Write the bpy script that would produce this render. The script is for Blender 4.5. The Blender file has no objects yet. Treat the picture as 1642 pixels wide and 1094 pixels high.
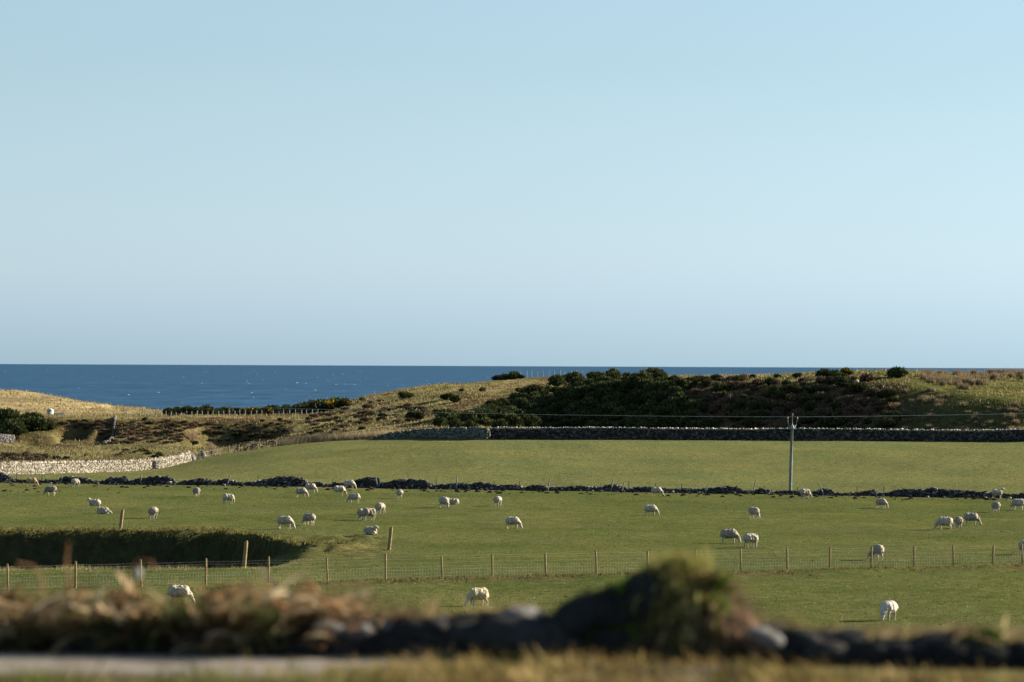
import bpy, math, random
import numpy as np
from mathutils import Matrix, Vector, Euler

random.seed(7)
rng = np.random.default_rng(7)
scene = bpy.context.scene
C = scene.collection

# ------------------------------------------------------------------ camera, sky, sun, exposure
F = 6157.5            # focal length in photo pixels (135 mm on a 36 mm wide frame of 1642 px)
CAMZ = 30.0           # metres above the sea
PITCH = math.atan((586.75 - 547.0) / F)
ROLL = 0.0042
cam_data = bpy.data.cameras.new('camera')
cam = bpy.data.objects.new('camera', cam_data)
C.objects.link(cam)
cam_data.lens = 135.0
cam_data.sensor_width = 36.0
cam_data.clip_start = 0.5
cam_data.clip_end = 500000.0
cam_data.dof.use_dof = True
cam_data.dof.focus_distance = 265.0
cam_data.dof.aperture_fstop = 2.3
RM = Matrix.Rotation(math.pi / 2 + PITCH, 3, 'X') @ Matrix.Rotation(ROLL, 3, 'Z')
cam.matrix_world = Matrix.Translation((0, 0, CAMZ)) @ RM.to_4x4()
scene.camera = cam
RN = np.array(RM)

SUN_EL = math.radians(20.0)
SUN_BACK = math.radians(24.0)      # how far the sun stands beyond the picture plane, to the right
sun_dir = Vector((math.cos(SUN_EL) * math.cos(SUN_BACK), math.cos(SUN_EL) * math.sin(SUN_BACK), math.sin(SUN_EL)))
world = bpy.data.worlds.new('World')
scene.world = world
world.use_nodes = True
wn = world.node_tree
wn.nodes.clear()
sky = wn.nodes.new('ShaderNodeTexSky')
sky.sky_type = 'NISHITA'
sky.sun_disc = False
sky.sun_elevation = SUN_EL
sky.sun_rotation = math.pi / 2 - SUN_BACK
sky.altitude = 0.0
sky.air_density = 1.5
sky.dust_density = 0.3
sky.ozone_density = 1.0
haze_sat = wn.nodes.new('ShaderNodeHueSaturation')
haze_sat.inputs['Saturation'].default_value = 0.4
tint = wn.nodes.new('ShaderNodeMixRGB')
tint.blend_type = 'MULTIPLY'
tint.inputs[0].default_value = 1.0
tint.inputs[2].default_value = (0.425, 0.600, 0.815, 1)
bg = wn.nodes.new('ShaderNodeBackground')
bg.inputs[1].default_value = 0.05
wo = wn.nodes.new('ShaderNodeOutputWorld')
wn.links.new(sky.outputs[0], haze_sat.inputs['Color'])
wn.links.new(haze_sat.outputs[0], tint.inputs[1])
# sea air thickens the last degrees above the horizon
wtc = wn.nodes.new('ShaderNodeTexCoord')
wsep = wn.nodes.new('ShaderNodeSeparateXYZ')
wramp = wn.nodes.new('ShaderNodeValToRGB')
wramp.color_ramp.elements[0].position = 0.0
wramp.color_ramp.elements[0].color = (0.83, 0.925, 0.995, 1)
wramp.color_ramp.elements[1].position = 0.026
wramp.color_ramp.elements[1].color = (1, 1, 1, 1)
wmul = wn.nodes.new('ShaderNodeMixRGB')
wmul.blend_type = 'MULTIPLY'
wmul.inputs[0].default_value = 1.0
wn.links.new(wtc.outputs['Generated'], wsep.inputs[0])
wn.links.new(wsep.outputs['Z'], wramp.inputs[0])
wn.links.new(tint.outputs[0], wmul.inputs[1])
wn.links.new(wramp.outputs[0], wmul.inputs[2])
wn.links.new(wmul.outputs[0], bg.inputs[0])
wn.links.new(bg.outputs[0], wo.inputs[0])

sun_data = bpy.data.lights.new('sun', 'SUN')
sun_data.energy = 5.0
sun_data.angle = math.radians(0.5)
sun_data.color = (1.0, 0.90, 0.74)
sun = bpy.data.objects.new('sun', sun_data)
C.objects.link(sun)
sun.rotation_euler = (-sun_dir).to_track_quat('-Z', 'Y').to_euler()
sun.location = (60, 10, 80)

vs = scene.view_settings
vs.view_transform = 'Standard'
vs.look = 'None'
vs.exposure = 1.9
vs.gamma = 1.0
vs.use_curve_mapping = False

# ------------------------------------------------------------------ small helpers
def vh(u):
    return 583.3 + 0.0042 * u

def ray(u, v):
    d = RN @ np.array([(u - 821.0) / F, -(v - 547.0) / F, -1.0])
    return d / d[1]

def at(u, v, Y):
    """World point seen at photo pixel (u, v) at depth Y."""
    d = ray(u, v)
    return np.array([d[0] * Y, Y, CAMZ + d[2] * Y])

def depth(u, v, Y):
    return (v - vh(u)) * Y / F

def _hash(ix, iy, seed):
    h = (ix.astype(np.int64) * 374761393 + iy.astype(np.int64) * 668265263 + seed * 1442695041) & 0xFFFFFFFF
    h = ((h ^ (h >> 13)) * 1274126177) & 0xFFFFFFFF
    return ((h ^ (h >> 16)) & 0xFFFF) / 65535.0

def vnoise(x, y, seed=0):
    x = np.asarray(x, float); y = np.asarray(y, float)
    ix = np.floor(x); iy = np.floor(y)
    fx = x - ix; fy = y - iy
    fx = fx * fx * (3 - 2 * fx); fy = fy * fy * (3 - 2 * fy)
    a = _hash(ix, iy, seed); b = _hash(ix + 1, iy, seed)
    c = _hash(ix, iy + 1, seed); d = _hash(ix + 1, iy + 1, seed)
    return (a + (b - a) * fx) * (1 - fy) + (c + (d - c) * fx) * fy - 0.5

def fbm(x, y, seed=0, octaves=4):
    s = 0; a = 1.0
    for k in range(octaves):
        s = s + a * vnoise(np.asarray(x) * 2 ** k, np.asarray(y) * 2 ** k, seed + 17 * k)
        a *= 0.5
    return s

def smooth(a, b, x):
    t = np.clip((np.asarray(x, float) - a) / (b - a), 0, 1)
    return t * t * (3 - 2 * t)

# ------------------------------------------------------------------ the lie of the land (metres below the camera)
YD = lambda u: 366.0 - 33.0 * np.asarray(u, float) / 1642.0       # tumbled dyke between the pastures
UB = np.array([-400, 0, 120, 250, 310, 350, 440, 600, 700, 785, 2000.0])
YBt = np.array([415, 436, 462, 490, 508, 515, 520, 514, 505, 500, 500.0])
YB = lambda u: np.interp(u, UB, YBt)                              # far edge of the upper pasture

def col(u, rows):
    """rows after the far edge: (Y, v) pairs; before it the two pastures."""
    ydk = float(YD(u))
    base = [(0, 1.6), (24, 1.6), (30, 2.5), (60, 6.3), (100, 9.4), (140, 10.3), (180, 10.45), (250, 10.75), (ydk - 25, 11.2), (ydk, 11.3)]
    far = [(Y, depth(u, v, Y)) for Y, v in rows]
    return base + far

cols = {}
LEFT_END = [(900, 665), (960, 700)]
cols[-400] = col(-400, [(390, 768), (415, 762), (425, 760), (470, 740), (530, 728), (572, 718), (584, 705), (598, 674), (640, 667), (700, 664), (760, 640), (820, 618), (860, 620)]) 
cols[0] = col(0, [(400, 768), (436, 763), (442, 760), (480, 744), (530, 729), (572, 718), (584, 708), (600, 674), (640, 667), (700, 668), (760, 645), (820, 624.5), (860, 627)])
cols[60] = col(60, [(400, 768), (449, 761.5), (456, 759), (490, 744), (530, 729), (572, 718), (584, 706), (600, 673), (640, 667.5), (700, 669), (760, 650), (820, 630), (860, 632)])
cols[130] = col(130, [(400, 767), (464, 759), (470, 757), (500, 745), (530, 731), (572, 717), (584, 702), (598, 672), (640, 668), (700, 669), (760, 657), (820, 646), (860, 648)])
cols[200] = col(200, [(400, 767), (479, 757.5), (486, 755), (505, 745), (530, 733), (572, 718), (582, 704), (597, 672), (640, 668), (700, 667), (760, 660), (820, 653), (860, 655)])
cols[265] = col(265, [(400, 766), (494, 752.5), (500, 750), (515, 742), (540, 728), (572, 716), (582, 702), (597, 672), (640, 667), (700, 663), (760, 660), (820, 658), (860, 661)])
cols[310] = col(310, [(400, 763), (508, 740), (514, 738.5), (530, 731), (550, 724), (572, 716), (584, 700), (598, 672), (640, 666), (700, 664), (760, 667), (820, 672)])
cols[350] = col(350, [(400, 760), (450, 747), (515, 731), (520, 730), (540, 728), (560, 722), (582, 716), (592, 692), (600, 672), (640, 666), (700, 664), (760, 670), (820, 676)])
cols[440] = col(440, [(390, 762), (430, 742), (480, 724), (518, 716), (524, 716.5), (540, 714), (565, 706), (585, 694), (600, 674), (640, 665), (700, 663), (760, 672), (820, 680)])
cols[520] = col(520, [(390, 762), (430, 738), (470, 720), (514, 708.5), (520, 708), (540, 699), (570, 684), (600, 674), (640, 663), (700, 655), (760, 668), (820, 680)])
cols[600] = col(600, [(388, 765), (420, 741), (455, 719), (512, 706), (518, 703), (540, 692), (570, 675), (610, 653), (660, 636), (690, 632.5), (740, 640), (820, 660)])
cols[700] = col(700, [(383, 771), (412, 745), (435, 722), (455, 714), (478, 709), (505, 706), (511, 697), (530, 685), (560, 664), (600, 640), (650, 620), (685, 616), (740, 622), (820, 640)])
cols[790] = col(790, [(380, 773), (408, 746), (430, 724), (448, 714.5), (470, 709.5), (500, 705.5), (508, 695), (535, 686), (553, 664), (572, 645), (620, 625), (680, 617), (740, 610), (780, 612), (860, 640)])
def hill(u, rows, v1, v2, crest):
    """A column through the right-hand hill: its steep face lies farther back towards the left."""
    yf = 512 + (1642 - u) * 0.060
    k = 1.0 if u < 1500 else 0.5
    return col(u, rows + [(508, 697.5 + 0.002 * (u - 870)), (yf - 4, 693.5), (yf, 692), (yf + 9 * k, v1), (yf + 15 * k, v2)] + [(max(y, yf + 24 + 3 * i), v) for i, (y, v) in enumerate(crest)])
LOW = [(0.93, 0.0)]
def low(u, a, vb):
    return [(378 - 0.016 * (u - 870), 774.5 + 0.014 * (u - 870)), (408, 748 + 0.006 * (u - 870)), (430, 724 + 0.004 * (u - 870)), (448, 714.5 + 0.005 * (u - 870)), (470, 709.5 + 0.005 * (u - 870)), (500, vb)]
cols[870] = hill(870, low(870, 0, 706), 655, 636, [(620, 618), (680, 612), (740, 606.5), (780, 610), (860, 640)])
cols[940] = hill(940, low(940, 0, 706), 642, 620, [(620, 613), (680, 608), (740, 605), (780, 609), (860, 640)])
cols[1020] = hill(1020, low(1020, 0, 706), 632, 612, [(600, 606), (640, 604), (700, 606), (780, 612), (860, 640)])
cols[1110] = hill(1110, low(1110, 0, 706.5), 632, 613, [(575, 606), (610, 604), (680, 608), (780, 615), (860, 640)])
cols[1180] = hill(1180, low(1180, 0, 707), 632, 613, [(570, 605.5), (605, 603), (680, 607), (780, 615), (860, 640)])
cols[1250] = hill(1250, low(1250, 0, 707.5), 632, 612, [(570, 604), (600, 602), (680, 606), (780, 615), (860, 640)])
cols[1350] = hill(1350, low(1350, 0, 708), 632, 608, [(565, 597), (590, 595.5), (680, 602), (780, 615), (860, 640)])
cols[1445] = hill(1445, low(1445, 0, 708.5), 640, 612, [(560, 598), (580, 595), (680, 602), (780, 615), (860, 640)])
cols[1550] = hill(1550, low(1550, 0, 709.5), 650, 634, [(556, 607), (580, 599), (680, 604), (780, 615), (860, 640)])
cols[1642] = hill(1642, low(1642, 0, 710), 652, 638, [(554, 611), (580, 600), (680, 605), (780, 615), (860, 640)])
cols[2000] = hill(2000, low(2000, 0, 711), 655, 637, [(552, 612), (580, 603), (680, 607), (780, 617), (860, 640)])

YG = np.arange(0, 1402, 1.0)
UG = np.arange(-400, 2001, 10.0)
us = sorted(cols)
tab = []
for u in us:
    r = sorted(cols[u])
    ys = np.array([a for a, b in r] + [1000, 1100, 1400.0])
    ds = np.array([b for a, b in r] + [26, 36, 45.0])
    p = np.interp(YG, ys, ds)
    k = np.exp(-0.5 * (np.arange(-9, 10) / 2.0) ** 2); k /= k.sum()
    ps = np.convolve(np.pad(p, 9, mode='edge'), k, 'valid')
    w = smooth(100, 140, YG)
    p = p * (1 - w) + ps * w
    tab.append(p)
tab = np.array(tab)
TB = np.array([np.interp(UG, us, tab[:, j]) for j in range(len(YG))]).T
k = np.exp(-0.5 * (np.arange(-8, 9) / 2.5) ** 2); k /= k.sum()
TB = np.apply_along_axis(lambda a: np.convolve(np.pad(a, 8, mode='edge'), k, 'valid'), 0, TB)

def H(X, Y):
    """Ground height (z) at world X, Y."""
    X = np.asarray(X, float); Y = np.asarray(Y, float)
    u = 821.0 + F * X / np.maximum(Y, 1.0)
    uc = np.clip(u, UG[0], UG[-1] - 1e-6)
    yc = np.clip(Y, 0, YG[-1] - 1e-6)
    fu = (uc - UG[0]) / 10.0; iu = np.minimum(fu.astype(int), len(UG) - 2); fu = fu - iu
    iy = np.minimum(yc.astype(int), len(YG) - 2); fy = yc - iy
    d = ((TB[iu, iy] * (1 - fu) + TB[iu + 1, iy] * fu) * (1 - fy) + (TB[iu, iy + 1] * (1 - fu) + TB[iu + 1, iy + 1] * fu) * fy)
    z = CAMZ - d
    # hollow in the lower pasture on the left: near lip, deep floor, steep far bank
    uw = u + 26 * vnoise(X / 6.0, Y / 6.0, 5)
    yn = 199.0 + 1.0 * vnoise(X / 5.0, 0 * Y, 9) + np.clip((u - 430) / 100, 0, 1) * 15 - smooth(150, -250, u) * 7
    yf = 246.5 + 0.8 * vnoise(X / 11.0, 0 * Y + 3.3, 11) + 0.35 * vnoise(X / 0.8, Y / 1.5, 13) - smooth(330, 560, u) * 22
    hol = smooth(yn - 0.5, yn + 13, Y) * np.clip((yf - Y) / 2.3, 0, 1) * (1 - smooth(330, 525, uw))
    z = z - 3.3 * hol
    rough_lip = np.exp(-((Y - yf - 1.5) / 4.5) ** 2) * (1 - smooth(470, 560, u))
    z = z + rough_lip * (0.22 * fbm(X / 1.3, Y / 1.6, 21, 3))
    rl2 = np.exp(-((Y - 228) / 16.0) ** 2) * smooth(380, 470, u) * (1 - smooth(560, 680, u))
    z = z + rl2 * 0.55 * fbm(X / 1.8, Y / 2.6, 24, 3)
    # zone roughness
    yb = YB(u)
    t_past = smooth(90, 130, Y) * (1 - smooth(yb - 3, yb + 1, Y))
    z = z + t_past * (0.06 * fbm(X / 7.0, Y / 9.0, 31, 3) + 0.05 * vnoise(X / 1.9 + Y / 14, Y / 2.6, 33))
    up = smooth(YD(u) + 5, YD(u) + 30, Y) * (1 - smooth(yb - 20, yb, Y))
    z = z + up * (0.55 * vnoise(X / 24 + Y / 30.0, Y / 15.0 - X / 60, 37) + 0.12 * vnoise(X / 5 + Y / 9.0, Y / 4.0, 38))
    t_rough = smooth(yb + 2, yb + 14, Y) * (1 - smooth(900, 960, Y))
    left = 1 - smooth(460, 640, u)
    amp = 0.42 + 0.45 * left * smooth(560, 575, Y) * (1 - smooth(600, 612, Y))
    z = z + t_rough * amp * fbm(X / 5.5, Y / 6.5, 41, 4)
    # little green knoll with a shaded side behind the white wall
    kx = (214 - 821) / F * 522; dx = X - kx; dy = Y - 522
    hh = np.where(dx < 0, np.exp(-(dx / 2.6) ** 2), np.exp(-(dx / 3.4) ** 2)) * np.exp(-(dy / 5.0) ** 2)
    z = z + 1.25 * hh
    # scoops in the brown bank, their right sides turned from the sun
    for (cu, cy, ru, ry, dp) in ((352, 586, 4.4, 9, 3.0), (405, 580, 4.2, 9, 2.4), (118, 589, 2.4, 5, 1.9), (170, 586, 1.6, 6, 1.3), (60, 578, 3.0, 6, 1.2)):
        cx = (cu - 821) / F * cy
        z = z - dp * np.exp(-((X - cx) / ru) ** 4 - ((Y - cy) / ry) ** 2)
    # gully through the dune
    gx = (156 - 821) / F * 790 + (Y - 790) * 0.06
    z = z - 1.1 * np.exp(-((X - gx) / 0.9) ** 2) * smooth(745, 765, Y) * (1 - smooth(850, 880, Y))
    # dunes
    t_d = smooth(680, 720, Y) * (1 - smooth(300, 420, u)) * (1 - smooth(900, 960, Y))
    z = z + t_d * 0.35 * fbm(X / 4.0 + Y / 30, Y / 14.0, 51, 3)
    # earth bank under the near fence
    fy_ = 175 + 0.0175 * u
    z = z + 0.16 * np.exp(-((Y - fy_ + 2.0) / 1.6) ** 2) * smooth(300, 620, u) * (1.0 + 0.9 * vnoise(X / 1.1, Y / 1.0, 61))
    return z

def G(u, v, y0=120.0, y1=960.0):
    """First ground point met by the sight line through photo pixel (u, v) beyond depth y0."""
    d = ray(u, v)
    def first(a, b, step):
        Ys = np.arange(a, b + step, step)
        g = H(d[0] * Ys, Ys) - (CAMZ + d[2] * Ys)
        idx = np.nonzero(g >= 0)[0]
        return Ys, g, (idx[0] if len(idx) else len(Ys) - 1)
    Ys, g, i = first(y0, y1, 1.5)
    if i > 0:
        Ys, g, i = first(Ys[i - 1], Ys[i], 0.1)
    Y = Ys[i]
    if i > 0 and g[i] > g[i - 1]:
        Y = Ys[i - 1] + 0.1 * np.clip(-g[i - 1] / (g[i] - g[i - 1]), 0, 1)
    X = d[0] * Y
    return np.array([X, Y, float(H(X, Y))])

def ground(X, Y):
    return np.array([X, Y, float(H(X, Y))])

def onY(u, Y):
    X = (u - 821.0) / F * Y
    return ground(X, Y)

# ------------------------------------------------------------------ materials
def new_mat(name):
    m = bpy.data.materials.new(name)
    m.use_nodes = True
    nt = m.node_tree
    b = nt.nodes['Principled BSDF']
    b.inputs['Specular IOR Level'].default_value = 0.0
    b.inputs['Roughness'].default_value = 1.0
    return m, nt, b

def noise_node(nt, scale, detail=4, rough=0.6, coord='Object', stretch=None):
    tc = nt.nodes.new('ShaderNodeTexCoord')
    n = nt.nodes.new('ShaderNodeTexNoise')
    n.inputs['Scale'].default_value = scale
    n.inputs['Detail'].default_value = detail
    n.inputs['Roughness'].default_value = rough
    if stretch:
        mp = nt.nodes.new('ShaderNodeMapping')
        mp.inputs['Scale'].default_value = stretch
        nt.links.new(tc.outputs[coord], mp.inputs[0])
        nt.links.new(mp.outputs[0], n.inputs['Vector'])
    else:
        nt.links.new(tc.outputs[coord], n.inputs['Vector'])
    return n

def ramp(nt, fac, stops):
    r = nt.nodes.new('ShaderNodeValToRGB')
    e = r.color_ramp.elements
    while len(e) < len(stops):
        e.new(0.5)
    for el, (p, c) in zip(e, stops):
        el.position = p
        el.color = (*c, 1) if len(c) == 3 else c
    nt.links.new(fac, r.inputs[0])
    return r

def mix(nt, typ, fac, a, b):
    n = nt.nodes.new('ShaderNodeMixRGB')
    n.blend_type = typ
    for i, x in ((0, fac), (1, a), (2, b)):
        if hasattr(x, 'is_linked') or hasattr(x, 'links'):
            nt.links.new(x, n.inputs[i])
        elif isinstance(x, (int, float)):
            n.inputs[i].default_value = x
        else:
            n.inputs[i].default_value = (*x, 1)
    return n.outputs[0]

def bump(nt, b, height, strength, dist):
    bp = nt.nodes.new('ShaderNodeBump')
    bp.inputs['Strength'].default_value = strength
    bp.inputs['Distance'].default_value = dist
    nt.links.new(height, bp.inputs['Height'])
    nt.links.new(bp.outputs[0], b.inputs['Normal'])

def mottled(name, c1, c2, scale, c3=None, bstr=0.5, bdist=0.02, rough=1.0, spec=0.0, rnd=0.0, coord='Object'):
    m, nt, b = new_mat(name)
    n = noise_node(nt, scale, 5, 0.65, coord)
    stops = [(0.32, c1), (0.68, c2)] if c3 is None else [(0.28, c1), (0.52, c2), (0.74, c3)]
    r = ramp(nt, n.outputs['Fac'], stops)
    out = r.outputs[0]
    if rnd:
        oi = nt.nodes.new('ShaderNodeObjectInfo')
        mr = nt.nodes.new('ShaderNodeMapRange')
        mr.inputs[3].default_value = 1 - rnd
        mr.inputs[4].default_value = 1 + rnd
        nt.links.new(oi.outputs['Random'], mr.inputs[0])
        out = mix(nt, 'MULTIPLY', 1.0, out, mr.outputs[0])
    nt.links.new(out, b.inputs['Base Color'])
    b.inputs['Roughness'].default_value = rough
    b.inputs['Specular IOR Level'].default_value = spec
    if bstr:
        n2 = noise_node(nt, scale * 2.3, 5, 0.7, coord)
        bump(nt, b, n2.outputs['Fac'], bstr, bdist)
    return m

def attr_mat(name, scale=1.2, var=0.35, trans=0.0, bscale=0.0, bdist=0.1, bstr=0.6, rnd=0.0, stretch=None):
    """Colour from the mesh's own colour attribute, mottled by noise."""
    m, nt, b = new_mat(name)
    a = nt.nodes.new('ShaderNodeAttribute')
    a.attribute_name = 'Col'
    out = a.outputs['Color']
    if var:
        n = noise_node(nt, scale, 6, 0.7, 'Object', stretch)
        r = ramp(nt, n.outputs['Fac'], [(0.3, (1 - var,) * 3), (0.7, (1 + var,) * 3)])
        out = mix(nt, 'MULTIPLY', 1.0, out, r.outputs[0])
    if rnd:
        oi = nt.nodes.new('ShaderNodeObjectInfo')
        mr = nt.nodes.new('ShaderNodeMapRange')
        mr.inputs[3].default_value = 1 - rnd
        mr.inputs[4].default_value = 1 + rnd
        nt.links.new(oi.outputs['Random'], mr.inputs[0])
        out = mix(nt, 'MULTIPLY', 1.0, out, mr.outputs[0])
    nt.links.new(out, b.inputs['Base Color'])
    if bscale:
        n2 = noise_node(nt, bscale, 6, 0.75)
        bump(nt, b, n2.outputs['Fac'], bstr, bdist)
    if trans:
        tr = nt.nodes.new('ShaderNodeBsdfTranslucent')
        nt.links.new(out, tr.inputs[0])
        mx = nt.nodes.new('ShaderNodeMixShader')
        mx.inputs[0].default_value = trans
        nt.links.new(b.outputs[0], mx.inputs[1])
        nt.links.new(tr.outputs[0], mx.inputs[2])
        nt.links.new(mx.outputs[0], nt.nodes['Material Output'].inputs[0])
    return m

MAT = {}
MAT['ground'] = attr_mat('grassland', scale=1.6, var=0.42, bscale=3.0, bdist=0.30, bstr=0.9)
_nt = MAT['ground'].node_tree
_b = _nt.nodes['Principled BSDF']
_src = _b.inputs['Base Color'].links[0].from_socket
_n = noise_node(_nt, 1.0, 4, 0.6, 'Object', (0.10, 0.045, 0.1))
_r = ramp(_nt, _n.outputs['Fac'], [(0.30, (0.80, 0.84, 0.86)), (0.50, (1.0, 1.0, 1.0)), (0.72, (1.22, 1.14, 1.06))])
_nt.links.new(mix(_nt, 'MULTIPLY', 1.0, _src, _r.outputs[0]), _b.inputs['Base Color'])
MAT['blade'] = attr_mat('grass_blades', scale=3.0, var=0.15, trans=0.40)
MAT['stone_dark'] = attr_mat('grey_stone', scale=3.0, var=0.4, bscale=14, bdist=0.03)
MAT['foliage'] = attr_mat('gorse_foliage', scale=2.0, var=0.25, trans=0.12, rnd=0.25)
MAT['core'] = mottled('wall_rubble', (0.03, 0.03, 0.028), (0.07, 0.068, 0.06), 3.0)
MAT['fleece'] = mottled('fleece', (0.22, 0.19, 0.145), (0.43, 0.385, 0.31), 3.5, bstr=0.9, bdist=0.03, rnd=0.10)
MAT['sheep_skin'] = mottled('sheep_face', (0.30, 0.26, 0.20), (0.42, 0.375, 0.31), 6.0, bstr=0.2, rnd=0.08)
MAT['post'] = mottled('weathered_post', (0.15, 0.108, 0.055), (0.30, 0.225, 0.12), 9.0, bstr=0.5, bdist=0.01)
MAT['post_grey'] = mottled('grey_post', (0.13, 0.125, 0.11), (0.27, 0.26, 0.235), 9.0, bstr=0.5, bdist=0.01)
MAT['post_pale'] = mottled('bleached_post', (0.17, 0.165, 0.15), (0.30, 0.29, 0.265), 9.0, bstr=0.5, bdist=0.01)
MAT['pole'] = mottled('pole_wood', (0.13, 0.14, 0.12), (0.24, 0.25, 0.225), 6.0, bstr=0.4, bdist=0.01)
MAT['wire'] = mottled('galvanised_wire', (0.24, 0.25, 0.24), (0.36, 0.37, 0.36), 4.0, bstr=0, rough=0.5, spec=0.5)
MAT['insulator'] = mottled('brown_insulator', (0.07, 0.025, 0.016), (0.11, 0.04, 0.026), 8.0, bstr=0, rough=0.4, spec=0.5)
MAT['steel'] = mottled('zinc_steel', (0.16, 0.19, 0.185), (0.26, 0.30, 0.29), 7.0, bstr=0.2, rough=0.5, spec=0.4)
MAT['white_paint'] = mottled('white_paint', (0.36, 0.36, 0.35), (0.46, 0.46, 0.45), 2.0, bstr=0.1)
MAT['grey_paint'] = mottled('grey_paint', (0.20, 0.22, 0.23), (0.30, 0.32, 0.33), 2.0, bstr=0.2)
MAT['track'] = mottled('gravel_track', (0.13, 0.113, 0.095), (0.21, 0.185, 0.16), 5.0, bstr=0.6, bdist=0.01)
MAT['soil'] = mottled('turf_soil', (0.014, 0.012, 0.008), (0.036, 0.03, 0.018), 6.0, (0.04, 0.046, 0.014), bstr=0.9, bdist=0.03)
MAT['twig'] = mottled('bare_twigs', (0.20, 0.14, 0.09), (0.34, 0.25, 0.17), 4.0, bstr=0)
MAT['clod'] = mottled('earth', (0.025, 0.02, 0.013), (0.05, 0.04, 0.025), 6.0, bstr=0.6)
MAT['foam'] = mottled('sea_foam', (0.38, 0.4, 0.42), (0.55, 0.56, 0.57), 0.6, bstr=0.2)

def sea_mat():
    m, nt, b = new_mat('sea_water')
    n = noise_node(nt, 0.0035, 5, 0.6, 'Object', (0.35, 1.0, 1.0))
    r = ramp(nt, n.outputs['Fac'], [(0.3, (0.010, 0.042, 0.088)), (0.7, (0.018, 0.062, 0.118))])
    n2 = noise_node(nt, 1.0, 6, 0.7, 'Object', (0.030, 0.0045, 1.0))
    r2 = ramp(nt, n2.outputs['Fac'], [(0.36, (0.66,) * 3), (0.64, (1.30,) * 3)])
    out = mix(nt, 'MULTIPLY', 1.0, r.outputs[0], r2.outputs[0])
    nt.links.new(out, b.inputs['Base Color'])
    b.inputs['Roughness'].default_value = 0.6
    b.inputs['Specular IOR Level'].default_value = 0.04
    bump(nt, b, n2.outputs['Fac'], 0.5, 2.0)
    return m
MAT['sea'] = sea_mat()

# ------------------------------------------------------------------ mesh helpers
def make_mesh(name, V, Fc, mat, colors=None, shade=False):
    """V (n,3); Fc (m,k) of one polygon size; colours per vertex."""
    V = np.asarray(V, np.float32); Fc = np.asarray(Fc, np.int32)
    me = bpy.data.meshes.new(name)
    me.vertices.add(len(V)); me.vertices.foreach_set('co', V.ravel())
    n, kk = Fc.shape
    me.loops.add(n * kk); me.loops.foreach_set('vertex_index', Fc.ravel())
    me.polygons.add(n)
    me.polygons.foreach_set('loop_start', np.arange(0, n * kk, kk, dtype=np.int32))
    if shade:
        me.polygons.foreach_set('use_smooth', np.ones(n, bool))
    me.update(calc_edges=True)
    if colors is not None:
        ca = me.color_attributes.new('Col', 'FLOAT_COLOR', 'POINT')
        c4 = np.ones((len(V), 4), np.float32); c4[:, :3] = colors
        ca.data.foreach_set('color', c4.ravel())
    me.materials.append(mat)
    return me

def obj(name, me, parent=None, loc=None):
    o = bpy.data.objects.new(name, me)
    C.objects.link(o)
    if parent is not None:
        o.parent = parent
    if loc is not None:
        o.location = loc
    return o

def tag(o, label=None, cat=None, group=None, kind=None):
    if label: o['label'] = label
    if cat: o['category'] = cat
    if group: o['group'] = group
    if kind: o['kind'] = kind
    return o

def empty(name, loc):
    o = bpy.data.objects.new(name, None)
    C.objects.link(o)
    o.location = loc
    o.empty_display_size = 0.2
    return o

class MB:
    """Gathers triangles."""
    def __init__(self):
        self.V = []; self.F = []; self.Cc = []; self.n = 0
    def add(self, V, Fc, colr=(0.5, 0.5, 0.5)):
        V = np.asarray(V, float); Fc = np.asarray(Fc, int)
        self.V.append(V); self.F.append(Fc + self.n); self.n += len(V)
        c = np.asarray(colr, float)
        self.Cc.append(np.broadcast_to(c, (len(V), 3)))
    def tube(self, pts, radii, sides=6, colr=(0.5, 0.5, 0.5), cap=True):
        pts = np.asarray(pts, float); n = len(pts)
        radii = np.broadcast_to(radii, (n,))
        V = []
        for i in range(n):
            t = pts[min(i + 1, n - 1)] - pts[max(i - 1, 0)]
            t = t / (np.linalg.norm(t) + 1e-9)
            a = np.array([0, 0, 1.0]) if abs(t[2]) < 0.9 else np.array([1.0, 0, 0])
            p = np.cross(t, a); p /= np.linalg.norm(p); q = np.cross(t, p)
            for s in range(sides):
                an = 2 * math.pi * s / sides
                V.append(pts[i] + radii[i] * (math.cos(an) * p + math.sin(an) * q))
        Fc = []
        for i in range(n - 1):
            for s in range(sides):
                a = i * sides + s; b = i * sides + (s + 1) % sides
                Fc.append((a, b, b + sides)); Fc.append((a, b + sides, a + sides))
        if cap:
            for i, flip in ((0, 1), (n - 1, 0)):
                V.append(pts[i]); c = len(V) - 1
                for s in range(sides):
                    a = i * sides + s; b = i * sides + (s + 1) % sides
                    Fc.append((c, b, a) if not flip else (c, a, b))
        self.add(V, Fc, colr)
    def box(self, c, size, rz=0.0, colr=(0.5, 0.5, 0.5)):
        V = np.array([[x, y, z] for x in (-.5, .5) for y in (-.5, .5) for z in (-.5, .5)]) * np.asarray(size)
        cs, sn = math.cos(rz), math.sin(rz)
        V = np.stack([V[:, 0] * cs - V[:, 1] * sn, V[:, 0] * sn + V[:, 1] * cs, V[:, 2]], 1) + np.asarray(c)
        self.add(V, CUBE_F, colr)
    def mesh(self, name, mat, shade=False):
        return make_mesh(name, np.concatenate(self.V), np.concatenate(self.F), mat, np.concatenate(self.Cc), shade)
    def build(self, name, mat, parent=None, loc=None, shade=False):
        return obj(name, self.mesh(name, mat, shade), parent, loc)

CUBE_F = np.array([(0, 1, 3), (0, 3, 2), (4, 6, 7), (4, 7, 5), (0, 4, 5), (0, 5, 1), (2, 3, 7), (2, 7, 6), (0, 2, 6), (0, 6, 4), (1, 5, 7), (1, 7, 3)])

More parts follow.
